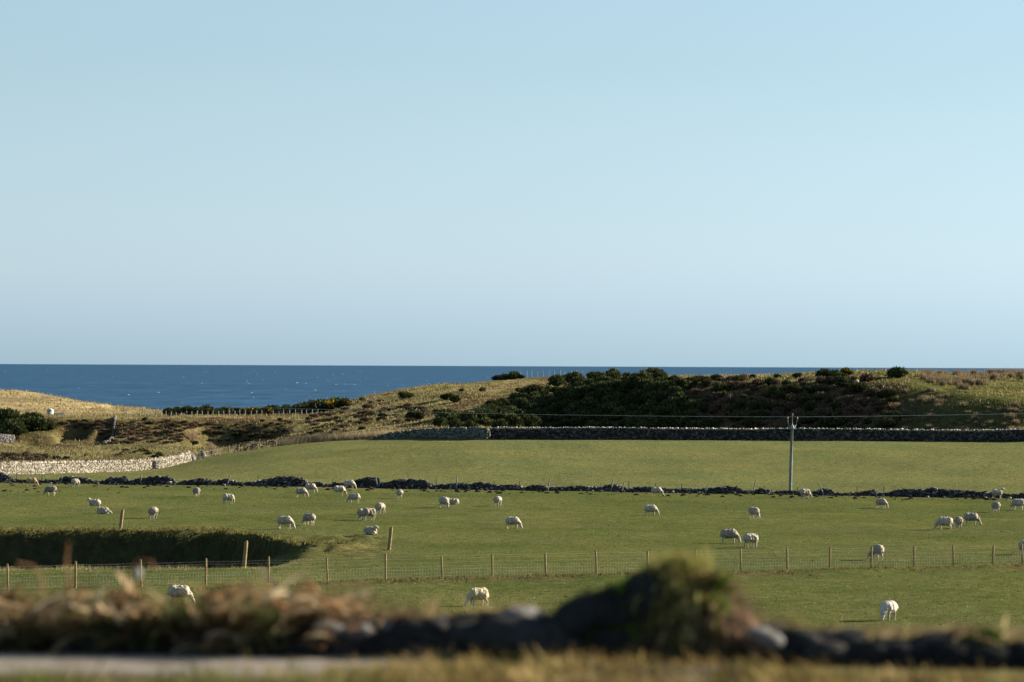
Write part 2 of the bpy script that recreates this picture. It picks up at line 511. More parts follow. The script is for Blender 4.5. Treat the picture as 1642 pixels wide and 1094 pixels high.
def ico(sub):
    import bmesh
    bm = bmesh.new()
    bmesh.ops.create_icosphere(bm, subdivisions=sub, radius=1.0)
    V = np.array([v.co[:] for v in bm.verts]); Fc = np.array([[v.index for v in f.verts] for f in bm.faces])
    bm.free()
    return V, Fc
ICO1 = ico(1); ICO2 = ico(2); ICO3 = ico(3)

def stone_soup(centers, sizes, colors, jitter=0.28, seed=3):
    """Many irregular stones in one mesh (each a jittered block of 12 triangles)."""
    r = np.random.default_rng(seed)
    n = len(centers)
    base = np.array([[x, y, z] for x in (-.5, .5) for y in (-.5, .5) for z in (-.5, .5)])
    V = np.repeat(base[None], n, 0) * (1 + r.uniform(-jitter, jitter * 0.4, (n, 8, 3)))
    V = V * np.asarray(sizes)[:, None, :]
    a, b, c = r.uniform(-.35, .35, n), r.uniform(-.35, .35, n), r.uniform(-.5, .5, n)
    def rot(V, ang, i, j):
        cs, sn = np.cos(ang)[:, None], np.sin(ang)[:, None]
        x, y = V[..., i].copy(), V[..., j].copy()
        V[..., i] = x * cs - y * sn; V[..., j] = x * sn + y * cs
        return V
    V = rot(rot(rot(V, a, 1, 2), b, 0, 2), c, 0, 1)
    V = V + np.asarray(centers)[:, None, :]
    Fc = (CUBE_F[None] + (np.arange(n) * 8)[:, None, None]).reshape(-1, 3)
    return V.reshape(-1, 3), Fc, np.repeat(np.asarray(colors), 8, 0)

def blades(P, h, w, colors, lean=0.4, segs=1, seed=1, curl=0.5, az=None):
    """Vectorised grass blades; P roots (n,3), h heights, w widths."""
    r = np.random.default_rng(seed)
    n = len(P)
    P = np.asarray(P, float)
    th = r.uniform(0, 2 * math.pi, n) if az is None else az
    side = np.stack([np.cos(th), np.sin(th), 0 * th], 1)
    la = r.uniform(0, 2 * math.pi, n)
    ld = np.stack([np.cos(la), np.sin(la), 0 * la], 1) * (lean * r.uniform(0.3, 1.0, n))[:, None]
    up = np.array([0, 0, 1.0])
    h = np.broadcast_to(h, (n,)); w = np.broadcast_to(w, (n,))
    rows = []
    for s in range(segs + 1):
        t = s / segs
        mid = P + h[:, None] * (up * t * (1 - 0.35 * curl * t * lean) + ld * (t ** 1.6))
        if s < segs:
            ww = (w * (1 - 0.75 * t) * 0.5)[:, None]
            rows += [mid - side * ww, mid + side * ww]
        else:
            rows.append(mid)
    V = np.stack(rows, 1)                         # (n, 2*segs+1, 3)
    f = []
    for s in range(segs - 1):
        a = 2 * s
        f += [(a, a + 1, a + 3), (a, a + 3, a + 2)]
    a = 2 * (segs - 1)
    f.append((a, a + 1, a + 2))
    f = np.array(f)
    m = V.shape[1]
    Fc = (f[None] + (np.arange(n) * m)[:, None, None]).reshape(-1, 3)
    return V.reshape(-1, 3), Fc, np.repeat(np.asarray(colors), m, 0)

def pick(palette, n, r, weights=None):
    pal = np.asarray(palette)
    return pal[r.choice(len(pal), n, p=weights)] * r.uniform(0.75, 1.25, (n, 1))

# ------------------------------------------------------------------ the ground
PAST = np.array((0.060, 0.074, 0.021)); PAST2 = np.array((0.092, 0.096, 0.036)); UPP = np.array((0.098, 0.109, 0.042))
TAN = np.array((0.19, 0.155, 0.075)); BROWN = np.array((0.075, 0.05, 0.03)); ROUGHG = np.array((0.080, 0.082, 0.03)); DUNE = np.array((0.25, 0.195, 0.10))

def ground_colour(X, Y):
    u = 821.0 + F * X / np.maximum(Y, 1.0)
    n1 = fbm(X / 9.0, Y / 9.0, 71, 3) + 0.5
    n2 = fbm(X / 2.2, Y / 2.6, 73, 3) + 0.5
    lerp = lambda a, b, t: a + (b - a) * t[..., None]
    c = lerp(PAST, PAST2, np.clip(0.55 * n1 + 0.45 * n2, 0, 1))
    # faded grass round the hollow and the fence bank
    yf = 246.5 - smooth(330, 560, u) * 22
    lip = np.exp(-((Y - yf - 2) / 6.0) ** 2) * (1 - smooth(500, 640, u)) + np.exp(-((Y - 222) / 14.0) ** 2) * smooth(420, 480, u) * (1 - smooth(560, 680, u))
    hol_shade = smooth(yf - 3.2, yf - 2.4, Y) * (1 - smooth(yf - 0.4, yf + 0.3, Y)) * (1 - smooth(430, 520, u))
    c = lerp(c, lerp(np.array((0.040, 0.036, 0.020)), np.array((0.045, 0.050, 0.018)), n2.clip(0, 1)), hol_shade)  # steep face of the hollow coloured darker to deepen its shade
    c = lerp(c, np.array((0.10, 0.09, 0.036)), (1 - hol_shade) * np.clip(lip * (0.5 + 0.6 * n2), 0, 1))
    fy_ = 175 + 0.0175 * u
    fb = np.exp(-((Y - fy_ + 2.0) / 1.7) ** 2) * smooth(250, 600, u) * smooth(0.35, 0.7, n2 + 0.25 * n1)
    c = lerp(c, np.array((0.095, 0.068, 0.035)), np.clip(fb, 0, 1) * 0.85)
    yd = YD(u)
    cu = lerp(UPP, UPP * np.array((1.12, 1.0, 1.0)), np.clip(n1, 0, 1))
    c = lerp(c, cu, smooth(yd - 4, yd + 4, Y))
    dk = np.exp(-((Y - yd + 3.0) / 4.0) ** 2) * smooth(0.5, 0.8, n2)
    c = lerp(c, np.array((0.085, 0.065, 0.036)), dk * 0.7)
    yb = YB(u)
    # rough ground beyond
    r = lerp(ROUGHG, TAN, smooth(0.30, 0.72, n2 * 0.6 + n1 * 0.4))
    r = lerp(r, BROWN, smooth(0.52, 0.78, fbm(X / 6.0, Y / 7.0, 79, 3) + 0.5))
    right = smooth(1050, 1500, u)
    r = lerp(r, np.array((0.072, 0.078, 0.024)), right * 0.75)
    bank = (1 - smooth(430, 520, u)) * smooth(573, 580, Y) * (1 - smooth(598, 604, Y))
    r = lerp(r, lerp(np.array((0.07, 0.05, 0.026)), np.array((0.095, 0.085, 0.034)), smooth(0.35, 0.65, n2)), bank * 0.8)
    fl = (1 - smooth(300, 360, u)) * (1 - smooth(570, 577, Y))
    r = lerp(r, np.array((0.13, 0.12, 0.05)), fl * 0.6)
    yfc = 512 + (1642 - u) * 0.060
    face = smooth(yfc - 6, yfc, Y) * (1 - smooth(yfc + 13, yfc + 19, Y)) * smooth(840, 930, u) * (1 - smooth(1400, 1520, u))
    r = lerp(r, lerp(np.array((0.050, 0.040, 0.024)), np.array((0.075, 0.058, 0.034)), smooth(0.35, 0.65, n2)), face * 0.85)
    dn = smooth(664, 690, Y) * (1 - smooth(290, 360, u))
    r = lerp(r, lerp(DUNE, DUNE * 0.72, smooth(0.4, 0.7, n1)), dn)
    c = lerp(c, r, smooth(yb - 0.5, yb + 2.5, Y))
    c = lerp(np.broadcast_to(np.array((0.13, 0.11, 0.05)), c.shape), c, smooth(30, 90, Y))
    return c

Yr = np.concatenate([np.arange(2, 30, 0.6), np.arange(30, 140, 4.0), np.arange(140, 196, 1.0), np.arange(196, 262, 0.6), np.arange(262, 345, 1.2), np.arange(345, 512, 1.3),
                     np.arange(512, 690, 0.8), np.arange(690, 900, 2.5), np.arange(900, 1401, 25.0)])
Ur = np.concatenate([[-9000, -6000, -4000, -2600, -1700, -1100, -750], np.arange(-500, -60, 22.0), np.arange(-60, 1702, 5.5), np.arange(1702, 2160, 22.0), [2450, 2900, 3600, 4800, 6800, 9500]])
UU, YY = np.meshgrid(Ur, Yr)
XX = (UU - 821.0) / F * YY
ZZ = H(XX, YY)
GV = np.stack([XX, YY, ZZ], -1).reshape(-1, 3)
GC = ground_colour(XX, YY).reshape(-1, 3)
nr, nc = XX.shape
ii, jj = np.meshgrid(np.arange(nr - 1), np.arange(nc - 1), indexing='ij')
quad = np.stack([ii * nc + jj, ii * nc + jj + 1, (ii + 1) * nc + jj + 1, (ii + 1) * nc + jj], -1).reshape(-1, 4)
cY = (YY[:-1, :-1] + YY[1:, :-1]).ravel() / 2
cU = (UU[:-1, :-1] + UU[:-1, 1:]).ravel() / 2
zone = np.full(len(quad), 0)
zone[cY > 30] = 1
zone[cY > YD(cU)] = 2
zone[cY > YB(cU)] = 3
zone[(cY > 668) & (cU < 300)] = 4
for zi, nm in ((0, 'verge_ground'), (1, 'lower_pasture'), (2, 'upper_pasture'), (3, 'rough_hillside'), (4, 'dunes')):
    q = quad[zone == zi]
    used, inv = np.unique(q, return_inverse=True)
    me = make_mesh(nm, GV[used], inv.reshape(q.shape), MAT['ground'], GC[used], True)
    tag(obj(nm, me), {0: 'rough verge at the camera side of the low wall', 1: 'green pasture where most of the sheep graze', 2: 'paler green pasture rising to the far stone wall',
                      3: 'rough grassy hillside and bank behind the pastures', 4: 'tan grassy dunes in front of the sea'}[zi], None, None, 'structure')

# sea
ys = np.array([700, 900, 1500, 3000, 6000, 12000, 25000, 60000, 150000, 300000.0])
V = []; Fq = []
for i, y in enumerate(ys):
    for x in np.linspace(-1, 1, 9):
        V.append((x * (3000 + y * 0.9), y, 0.0))
for i in range(len(ys) - 1):
    for j in range(8):
        a = i * 9 + j
        Fq.append((a, a + 1, a + 10, a + 9))
sea = obj('sea', make_mesh('sea', V, Fq, MAT['sea']))
tag(sea, 'dark blue open sea reaching the horizon', None, None, 'structure')
# white horses on the sea
mb = MB()
r = np.random.default_rng(12)
for k in range(150):
    Y = 2200 * (9.0 ** r.uniform(0, 1)); u = r.uniform(-200, 1842)
    L = r.uniform(0.5, 1.9) * (Y / 3800) ** 0.75; W = L * r.uniform(0.3, 0.8); Hh = r.uniform(0.15, 0.5) * (Y / 3800) ** 0.5
    V, Fc = ICO1
    V = V * np.array([L, W, Hh]) * (1 + 0.25 * r.uniform(-1, 1, (len(V), 1))) + np.array([(u - 821) / F * Y, Y, 0.05])
    mb.add(V, Fc)
tag(mb.build('whitecaps', MAT['foam'], shade=True), 'white wave crests scattered over the sea', None, None, 'stuff')

# gravel track in front of the wall
trk = []
for i, u in enumerate(np.arange(-420, 1200, 40.0)):
    for y in (19.75, 20.2, 20.7, 21.15):
        X = (u - 821) / F * 21
        trk.append((X, y - 0.35 * (u / 1642), CAMZ - 1.6 + 0.006))
nT = len(trk) // 4
Fq = [(i * 4 + j, (i + 1) * 4 + j, (i + 1) * 4 + j + 1, i * 4 + j + 1) for i in range(nT - 1) for j in range(3)]
tag(obj('gravel_path', make_mesh('gravel_path', trk, Fq, MAT['track'])), 'pale gravel path below the overgrown wall', None, None, 'structure')

# ------------------------------------------------------------------ short grass on the pastures (uncountable)
def scatter_px(n, u0, u1, y0, y1, r):
    """Scatter with constant picture density along a depth range of flat ground."""
    t = r.uniform(0, 1, n)
    Y = 1.0 / (1.0 / y0 + (1.0 / y1 - 1.0 / y0) * t)
    u = r.uniform(u0, u1, n)
    X = (u - 821) / F * Y
    return X, Y, u

def grass_stuff(name, label, n, y0, y1, pal, hh, ww, seed, keep=None, lean=0.5, weights=None, segs=1):
    r = np.random.default_rng(seed)
    X, Y, u = scatter_px(n, -120, 1762, y0, y1, r)
    k = np.ones(n, bool) if keep is None else keep(X, Y, u, r)
    X, Y = X[k], Y[k]
    P = np.stack([X, Y, H(X, Y) - 0.01], 1)
    m = len(P)
    V, Fc, Cc = blades(P, r.uniform(*hh, m), r.uniform(*ww, m), pick(pal, m, r, weights), lean, segs, seed)
    return tag(obj(name, make_mesh(name, V, Fc, MAT['blade'], Cc)), label, None, None, 'stuff')

gp = [(0.078, 0.092, 0.029), (0.060, 0.074, 0.021), (0.098, 0.104, 0.040), (0.14, 0.128, 0.06), (0.26, 0.24, 0.165)]
grass_stuff('pasture_grass', 'short cropped grass on the lower pasture', 130000, 140, 362, gp, (0.03, 0.075), (0.04, 0.10), 101,
            lambda X, Y, u, r: Y < YD(u) - 0.5, lean=1.3, weights=[.32, .28, .22, .14, .04])
gp2 = [(0.10, 0.11, 0.042), (0.086, 0.099, 0.036), (0.12, 0.115, 0.055), (0.145, 0.13, 0.07)]
grass_stuff('upper_pasture_grass', 'short pale grass on the upper pasture', 70000, 336, 522, gp2, (0.03, 0.08), (0.06, 0.15), 102,
            lambda X, Y, u, r: (Y > YD(u) + 1) & (Y < YB(u) - 0.5), lean=1.3, weights=[.4, .3, .2, .1])
# tussocks on rough ground
gp3 = [(0.20, 0.16, 0.075), (0.245, 0.20, 0.10), (0.14, 0.118, 0.05), (0.08, 0.082, 0.03), (0.095, 0.062, 0.035)]
def rough_keep(X, Y, u, r):
    d = fbm(X / 4.0, Y / 5.0, 91, 3) + 0.5
    return (Y > YB(u) + 1.5) & (r.uniform(0, 1, len(X)) < 0.25 + d) & (r.uniform(0, 1, len(X)) > 0.55 * smooth(1300, 1500, u))
grass_stuff('hillside_grass', 'tawny rough grass over the hillside', 90000, 440, 690, gp3, (0.16, 0.48), (0.10, 0.26), 103, rough_keep, lean=0.6, weights=[.28, .22, .2, .2, .1])
Pq = GV[quad[(zone >= 3) & (cY < 700) & (cU > -80) & (cU < 1730)]]
nq = np.cross(Pq[:, 2] - Pq[:, 0], Pq[:, 3] - Pq[:, 1])
cq = Pq.mean(1); dq = cq - np.array([0, 0, CAMZ]); Lq = np.linalg.norm(dq, axis=1)
wq = np.maximum(-(nq * dq).sum(1), 0) / Lq ** 3
r = np.random.default_rng(108)
m = 60000
pk = r.choice(len(Pq), m, p=wq / wq.sum())
ab = r.uniform(0, 1, (m, 2, 1)); Q = Pq[pk]
P = (Q[:, 0] * (1 - ab[:, 0]) + Q[:, 1] * ab[:, 0]) * (1 - ab[:, 1]) + (Q[:, 3] * (1 - ab[:, 0]) + Q[:, 2] * ab[:, 0]) * ab[:, 1]
gcol = ground_colour(P[:, 0], P[:, 1]) * r.uniform(0.7, 1.5, (m, 1))
tn = r.uniform(0, 1, m) < 0.18
gcol[tn] = pick([(0.20, 0.16, 0.08), (0.15, 0.12, 0.06)], int(tn.sum()), r)
V, Fc, Cc = blades(P - np.array([0, 0, 0.03]), r.uniform(0.12, 0.42, m), r.uniform(0.08, 0.24, m), gcol, 0.7, 1, 108)
tag(obj('bank_tussocks', make_mesh('bank_tussocks', V, Fc, MAT['blade'], Cc)), 'shaggy grass covering the steep banks and hill faces', None, None, 'stuff')
gp4 = [(0.25, 0.20, 0.10), (0.30, 0.24, 0.125), (0.18, 0.14, 0.07), (0.13, 0.11, 0.05)]
grass_stuff('dune_grass', 'straw coloured marram grass on the dunes', 26000, 660, 880, gp4, (0.35, 0.75), (0.12, 0.32), 104,
            lambda X, Y, u, r: (u < 330) & (fbm(X / 3, Y / 8, 95, 2) > -0.25), lean=0.7)
# pale long grass just behind the far wall, and tall tufts on the lips
def band(name, label, n, upts, yoff, pal, hh, ww, seed, weights=None):
    r = np.random.default_rng(seed)
    u = r.uniform(upts[0], upts[1], n)
    Y = YB(u) + r.uniform(*yoff, n)
    X = (u - 821) / F * Y
    P = np.stack([X, Y, H(X, Y) - 0.02], 1)
    V, Fc, Cc = blades(P, r.uniform(*hh, n), r.uniform(*ww, n), pick(pal, n, r, weights), 0.5, 2, seed)
    tag(obj(name, make_mesh(name, V, Fc, MAT['blade'], Cc)), label, None, None, 'stuff')
band('long_grass', 'pale dead grass showing along the top of the far wall', 9000, (450, 1280), (1.6, 6.0), [(0.21, 0.175, 0.105), (0.26, 0.215, 0.135), (0.14, 0.11, 0.07)], (0.6, 1.5), (0.05, 0.16), 105)
r = np.random.default_rng(106)
u = -60 + 560 * r.uniform(0, 1, 2600) ** 1.25; X = (u - 821) / F * 200
Y = 198.0 + r.normal(0, 1.4, 2600) - smooth(150, -250, u) * 7 + np.clip((u - 430) / 100, 0, 1) * 15
X = (u - 821) / F * Y
P = np.stack([X, Y, H(X, Y) - 0.01], 1)
V, Fc, Cc = blades(P, r.uniform(0.06, 0.30, 2600) * (1 - 0.6 * smooth(330, 480, u)), r.uniform(0.012, 0.035, 2600), pick([(0.17, 0.145, 0.07), (0.10, 0.10, 0.036), (0.22, 0.18, 0.10)], 2600, r), 0.6, 2, 106)
tag(obj('lip_grass', make_mesh('lip_grass', V, Fc, MAT['blade'], Cc)), 'thin dry grass along the near lip of the hollow', None, None, 'stuff')
# shaggy turf along the far lip
u = r.uniform(-60, 560, 5000)
Y = 246.3 + np.abs(r.normal(0, 2.2, 5000)) - 0.5 - smooth(330, 560, u) * 22
X = (u - 821) / F * Y
P = np.stack([X, Y, H(X, Y) - 0.02], 1)
V, Fc, Cc = blades(P, r.uniform(0.10, 0.36, 5000), r.uniform(0.03, 0.10, 5000), pick([(0.12, 0.108, 0.038), (0.08, 0.085, 0.02), (0.055, 0.065, 0.014), (0.16, 0.13, 0.06)], 5000, r), 1.2, 2, 116)
tag(obj('turf_fringe', make_mesh('turf_fringe', V, Fc, MAT['blade'], Cc)), 'shaggy turf along the far lip of the hollow', None, None, 'stuff')
u = r.uniform(280, 1700, 5200)
Y = 175 + 0.0175 * u - 2.0 + r.normal(0, 0.8, 5200)
X = (u - 821) / F * Y
kp = fbm(X / 1.6, Y / 1.2, 118, 2) > -0.12
X, Y = X[kp], Y[kp]; m = len(X)
P = np.stack([X, Y, H(X, Y) - 0.01], 1)
V, Fc, Cc = blades(P, r.uniform(0.06, 0.20, m), r.uniform(0.03, 0.08, m), pick([(0.11, 0.095, 0.04), (0.08, 0.085, 0.026), (0.10, 0.065, 0.035), (0.15, 0.12, 0.06), (0.055, 0.06, 0.018)], m, r), 1.0, 2, 118)
tag(obj('bank_grass', make_mesh('bank_grass', V, Fc, MAT['blade'], Cc)), 'tufted rough turf on the low bank under the near fence', None, None, 'stuff')
# earth clods in front of the dyke
r = np.random.default_rng(107)
mb = MB()
for k in range(190):
    uu_ = r.uniform(-30, 1670); Yk = YD(uu_) - r.choice([2.5, 5, 7.5, 10]) + r.normal(0, 1.0) - (25 * r.uniform(0, 1) if uu_ < 200 and r.uniform() < .35 else 0)
    p = onY(uu_, Yk); s = r.uniform(0.12, 0.34)
    V, Fc = ICO1
    mb.add(V * np.array([s, s, s * 0.5]) * (1 + 0.3 * r.uniform(-1, 1, (12, 1)))[:len(V)] + p, Fc)
for k in range(40):
    X_, Y_, u_ = [float(a[0]) for a in scatter_px(1, 900, 1642, 150, 300, r)]
    s = r.uniform(0.05, 0.12); V, Fc = ICO1
    mb.add(V * np.array([s, s, s * 0.5]) * (1 + 0.3 * r.uniform(-1, 1, (len(V), 1))) + ground(X_, Y_), Fc)
tag(mb.build('earth_clods', MAT['clod']), 'dark clods of earth dotted over the pasture near the tumbled dyke', None, None, 'stuff')

# ------------------------------------------------------------------ dry stone walls
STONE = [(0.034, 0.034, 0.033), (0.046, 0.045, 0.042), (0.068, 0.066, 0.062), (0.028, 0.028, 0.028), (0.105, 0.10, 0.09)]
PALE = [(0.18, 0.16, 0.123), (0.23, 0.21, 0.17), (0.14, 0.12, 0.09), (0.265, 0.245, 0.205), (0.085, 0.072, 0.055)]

def resample(path, step):
    path = np.asarray(path, float)
    d = np.r_[0, np.cumsum(np.linalg.norm(np.diff(path[:, :2], axis=0), axis=1))]
    s = np.arange(0, d[-1], step)
    return np.stack([np.interp(s, d, path[:, k]) for k in range(path.shape[1])], 1), s

def wall_core(path, heights, halfw, name, parent, taper=0.75):
    n = len(path); V = []; Fc = []
    for i in range(n):
        t = path[min(i + 1, n - 1)][:2] - path[max(i - 1, 0)][:2]; t = t / np.linalg.norm(t)
        nn = np.array([-t[1], t[0]])
        z0 = float(H(path[i][0], path[i][1])) - 0.25
        for s, zz, k in ((-1, z0, 1), (-1, z0 + 0.25 + heights[i], taper), (1, z0 + 0.25 + heights[i], taper), (1, z0, 1)):
            V.append((path[i][0] + nn[0] * s * halfw[i] * k, path[i][1] + nn[1] * s * halfw[i] * k, zz))
    for i in range(n - 1):
        for j in range(3):
            a = i * 4 + j
            Fc.append((a, a + 1, a + 5, a + 4))
    Fc.append((0, 1, 2, 3)); Fc.append(tuple((n - 1) * 4 + k for k in (3, 2, 1, 0)))
    return obj(name, make_mesh(name, V, Fc, MAT['core']), parent)

def coursed_wall(name, label, path, height, pal, step_len=0.34, course=0.19, coping=True, seed=5, hw=0.32, gaps=(), batter=0.8, copsize=(0.17, 0.42, 0.30), paln=None):
    """A standing dry stone wall: courses of stones on both faces round a rubble core, upright coping stones on top."""
    r = np.random.default_rng(seed)
    path = np.asarray(path, float)
    root = empty(name, (path[0][0], path[0][1], float(H(path[0][0], path[0][1]))))
    tag(root, label, 'stone wall')
    pts, s = resample(np.c_[path, height], 0.5)
    off = np.array(root.location)
    core = wall_core(pts[:, :2], pts[:, 2] - 0.06, np.full(len(pts), hw - 0.07), 'rubble_core', root, batter)
    core.matrix_parent_inverse = Matrix.Translation(-Vector(off))
    cen = []; siz = []; cop = []; cs = []; rot_c = []; rot_p = []
    fine, sf = resample(np.c_[path, height], 0.02)
    tang = np.gradient(fine[:, :2], axis=0); tang /= np.linalg.norm(tang, axis=1)[:, None]
    nrm = np.stack([-tang[:, 1], tang[:, 0]], 1)
    L = sf[-1]
    hmax = fine[:, 2].max()
    for side in (-1, 1):
        for ci in range(int(hmax / course) + 1):
            z = course * (ci + 0.5); a = r.uniform(0, step_len)
            while a < L:
                l = step_len * r.uniform(0.55, 1.35)
                i = min(int((a + l / 2) / 0.02), len(fine) - 1)
                a += l
                if z > fine[i, 2]:
                    continue
                if any(g0 < sf[i] < g1 for g0, g1 in gaps):
                    continue
                k = 1 - (1 - batter) * z / max(fine[i, 2], 0.3)
                p = fine[i, :2] + nrm[i] * side * (hw * k - 0.10 + r.uniform(-0.02, 0.035))
                cen.append((p[0], p[1], z + r.uniform(-0.03, 0.03)))
                siz.append((l * 0.95, 0.26, course * r.uniform(0.8, 1.12))); rot_c.append(math.atan2(tang[i, 1], tang[i, 0]))
    if coping:
        a = 0.0
        while a < L:
            l = copsize[0] * r.uniform(0.7, 1.6)
            i = min(int((a + l / 2) / 0.02), len(fine) - 1)
            a += l
            if r.uniform() < 0.06 or fine[i, 2] < 0.5 or any(g0 < sf[i] < g1 for g0, g1 in gaps):
                continue
            p = fine[i, :2]
            hh = copsize[2] * r.uniform(0.55, 1.25)
            cop.append((p[0], p[1], fine[i, 2] + hh * 0.35)); cs.append((l * 0.9, copsize[1] * r.uniform(0.8, 1.15), hh)); rot_p.append(math.atan2(tang[i, 1], tang[i, 0]))
    for nm, cc, ss, rr, jit in (('face_stones', cen, siz, rot_c, 0.22), ('coping_stones', cop, cs, rot_p, 0.3)):
        if not cc:
            continue
        cc = np.array(cc); rr = np.array(rr)
        cc[:, 2] += H(cc[:, 0], cc[:, 1])
        V, Fc, Cl = stone_soup(np.zeros_like(cc), np.array(ss), pick(pal if nm == 'face_stones' or paln is None else paln, len(cc), r), jit, seed)
        V = V.reshape(len(cc), 8, 3)
        c_, s_ = np.cos(rr)[:, None], np.sin(rr)[:, None]
        # squash the random yaw of the soup, then turn along the wall
        V = np.stack([V[..., 0] * c_ - V[..., 1] * s_, V[..., 0] * s_ + V[..., 1] * c_, V[..., 2]], -1) + cc[:, None, :]
        o = obj(nm, make_mesh(nm, V.reshape(-1, 3), Fc, MAT['stone_dark'], Cl), root)
        o.matrix_parent_inverse = Matrix.Translation(-Vector(off))
        o['kind'] = 'stuff'
    return root

def upath(pts):
    return [((u - 821) / F * Y, Y) for u, Y in pts]

# far wall, straight and shaded
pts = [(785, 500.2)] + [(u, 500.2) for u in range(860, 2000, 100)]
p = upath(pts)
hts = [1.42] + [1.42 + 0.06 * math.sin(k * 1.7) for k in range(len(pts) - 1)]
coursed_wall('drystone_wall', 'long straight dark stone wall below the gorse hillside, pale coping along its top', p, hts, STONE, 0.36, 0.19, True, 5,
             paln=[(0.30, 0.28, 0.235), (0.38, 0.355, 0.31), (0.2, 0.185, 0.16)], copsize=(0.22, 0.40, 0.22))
# its greyer western arm, catching some sun
pts = [(600, 513.5), (640, 511), (700, 506.5), (783, 498.6)]
coursed_wall('drystone_wall', 'grey green stone wall rising from the pasture crest to join the dark far wall', upath(pts), [0.35, 0.7, 1.15, 1.45],
             [(0.085, 0.09, 0.078), (0.12, 0.125, 0.108), (0.065, 0.068, 0.06), (0.17, 0.17, 0.15)], 0.33, 0.18, True, 6, copsize=(0.2, 0.4, 0.26))
# white wall on the left
WP = [(-260, 398), (-60, 427), (0, 437), (60, 449.5), (120, 462), (190, 477), (243, 488.5), (258, 492.5), (285, 500), (304, 507)]
hp = [1.2, 1.2, 1.2, 1.2, 1.18, 1.15, 1.12, 1.1, 1.05, 1.1]
wp = upath(WP)
dd = np.r_[0, np.cumsum(np.linalg.norm(np.diff(np.array(wp), axis=0), axis=1))]
s_gate = (dd[6] + 0.25 * (dd[7] - dd[6]), dd[6] + 0.95 * (dd[7] - dd[6]))
coursed_wall('drystone_wall', 'sunlit cream stone wall at the left with jagged coping', wp, hp, PALE, 0.30, 0.16, True, 7, copsize=(0.20, 0.40, 0.34))
# wall climbing the brown bank
pts = [(166, 574.5), (176, 576.5), (181, 581), (183, 590), (185, 600), (186, 612)]
coursed_wall('drystone_wall', 'narrow grey wall climbing straight up the brown bank beyond the white wall', upath(pts), [0.38] * 6, [(0.10, 0.092, 0.08), (0.13, 0.122, 0.105), (0.07, 0.066, 0.058)], 0.4, 0.2, False, 8, hw=0.15)
pts = [(-60, 577), (-10, 578), (22, 584)]
coursed_wall('drystone_wall', 'short grey wall between dark bushes at the left picture edge', upath(pts), [1.1, 1.1, 0.9], [(0.085, 0.083, 0.08), (0.12, 0.115, 0.11), (0.06, 0.058, 0.056)], 0.4, 0.2, True, 9)

# the tumbled dyke between the pastures
DH = [(-80, 12), (0, 16), (10, 14), (20, 6), (30, 4), (45, 4), (60, 5), (75, 4), (95, 5), (106, 10), (120, 9), (140, 8), (155, 3), (165, 4), (180, 10), (200, 12), (212, 6), (225, 9), (250, 13), (270, 13), (278, 8), (283, 2),
      (300, 6), (320, 10), (335, 8), (345, 5), (365, 10), (380, 7), (390, 4), (405, 6), (420, 8), (435, 12), (450, 15), (470, 15), (485, 12), (495, 6), (505, 5), (512, 7), (520, 4), (530, 3), (540, 6), (555, 7), (568, 10), (585, 15),
      (600, 17), (607, 17), (610, 8), (620, 9), (640, 14), (660, 15), (685, 13), (695, 4), (710, 7), (730, 9), (745, 10), (755, 7), (770, 12), (780, 11), (800, 7), (830, 8), (842, 4), (855, 9), (870, 9), (880, 5), (900, 6), (930, 7),
      (950, 6), (965, 6), (980, 11), (985, 13), (1000, 7), (1010, 5), (1025, 8), (1045, 8), (1060, 7), (1080, 5), (1100, 7), (1125, 6), (1150, 9), (1170, 11), (1185, 8), (1200, 4), (1210, 4), (1220, 8), (1235, 7), (1240, 3), (1250, 5),
      (1270, 6), (1290, 5), (1310, 5), (1318, 10), (1330, 10), (1340, 4), (1360, 4), (1385, 5), (1400, 9), (1410, 5), (1425, 5), (1440, 10), (1460, 12), (1480, 11), (1500, 14), (1520, 12), (1550, 10), (1580, 9), (1600, 6), (1620, 6), (1660, 8), (1760, 7)]
r = np.random.default_rng(15)
du = np.array([a for a, b in DH], float); dh = np.array([b for a, b in DH], float)
path = []; hts = []
for u_ in np.arange(-80, 1755, 4.0):
    Y_ = float(YD(u_)); path.append(((u_ - 821) / F * Y_, Y_)); hts.append(np.interp(u_, du, dh) * Y_ / F)
path = np.array(path); hts = np.array(hts)
dyke = empty('tumbled_dyke', (path[0][0], path[0][1], float(H(*path[0]))))
tag(dyke, 'low tumbled dark stone dyke with heaps and gaps crossing between the two pastures', 'stone wall')
wall_core(path, np.maximum(hts - 0.16, 0.04), 0.30 + 0.45 * hts, 'rubble_core', dyke, 0.5).matrix_parent_inverse = Matrix.Translation(-dyke.location)
cen = []; siz = []
for i in range(len(path)):
    h = hts[i]
    for k in range(int(7 + 26 * h)):
        w = 0.36 + 0.5 * h
        z = r.uniform(0, 1) ** 0.8 * h
        edge = w * (1 - 0.62 * z / max(h, 0.1))
        t = -edge + r.normal(0, 0.05) if r.uniform() < 0.62 else r.uniform(-edge, edge * 1.1)
        if t > -edge * 0.6:
            z = h * (1 - 0.45 * abs(t) / w) + r.normal(0, 0.04)
        x = path[i][0] + r.uniform(-0.13, 0.13); y = path[i][1] + t
        s = r.uniform(0.13, 0.30)
        cen.append((x, y, max(z - 0.06, 0.02))); siz.append((s * r.uniform(0.8, 1.5), s * r.uniform(0.8, 1.3), s * r.uniform(0.55, 1.0)))
for k in range(160):                                  # strays beside it
    u_ = r.uniform(-20, 1660); Y_ = float(YD(u_)) - abs(r.normal(0.9, 0.7)); x = (u_ - 821) / F * Y_; s = r.uniform(0.1, 0.26)
    cen.append((x, Y_, s * 0.25)); siz.append((s * 1.3, s, s * 0.8))
cen = np.array(cen); cen[:, 2] += H(cen[:, 0], cen[:, 1])
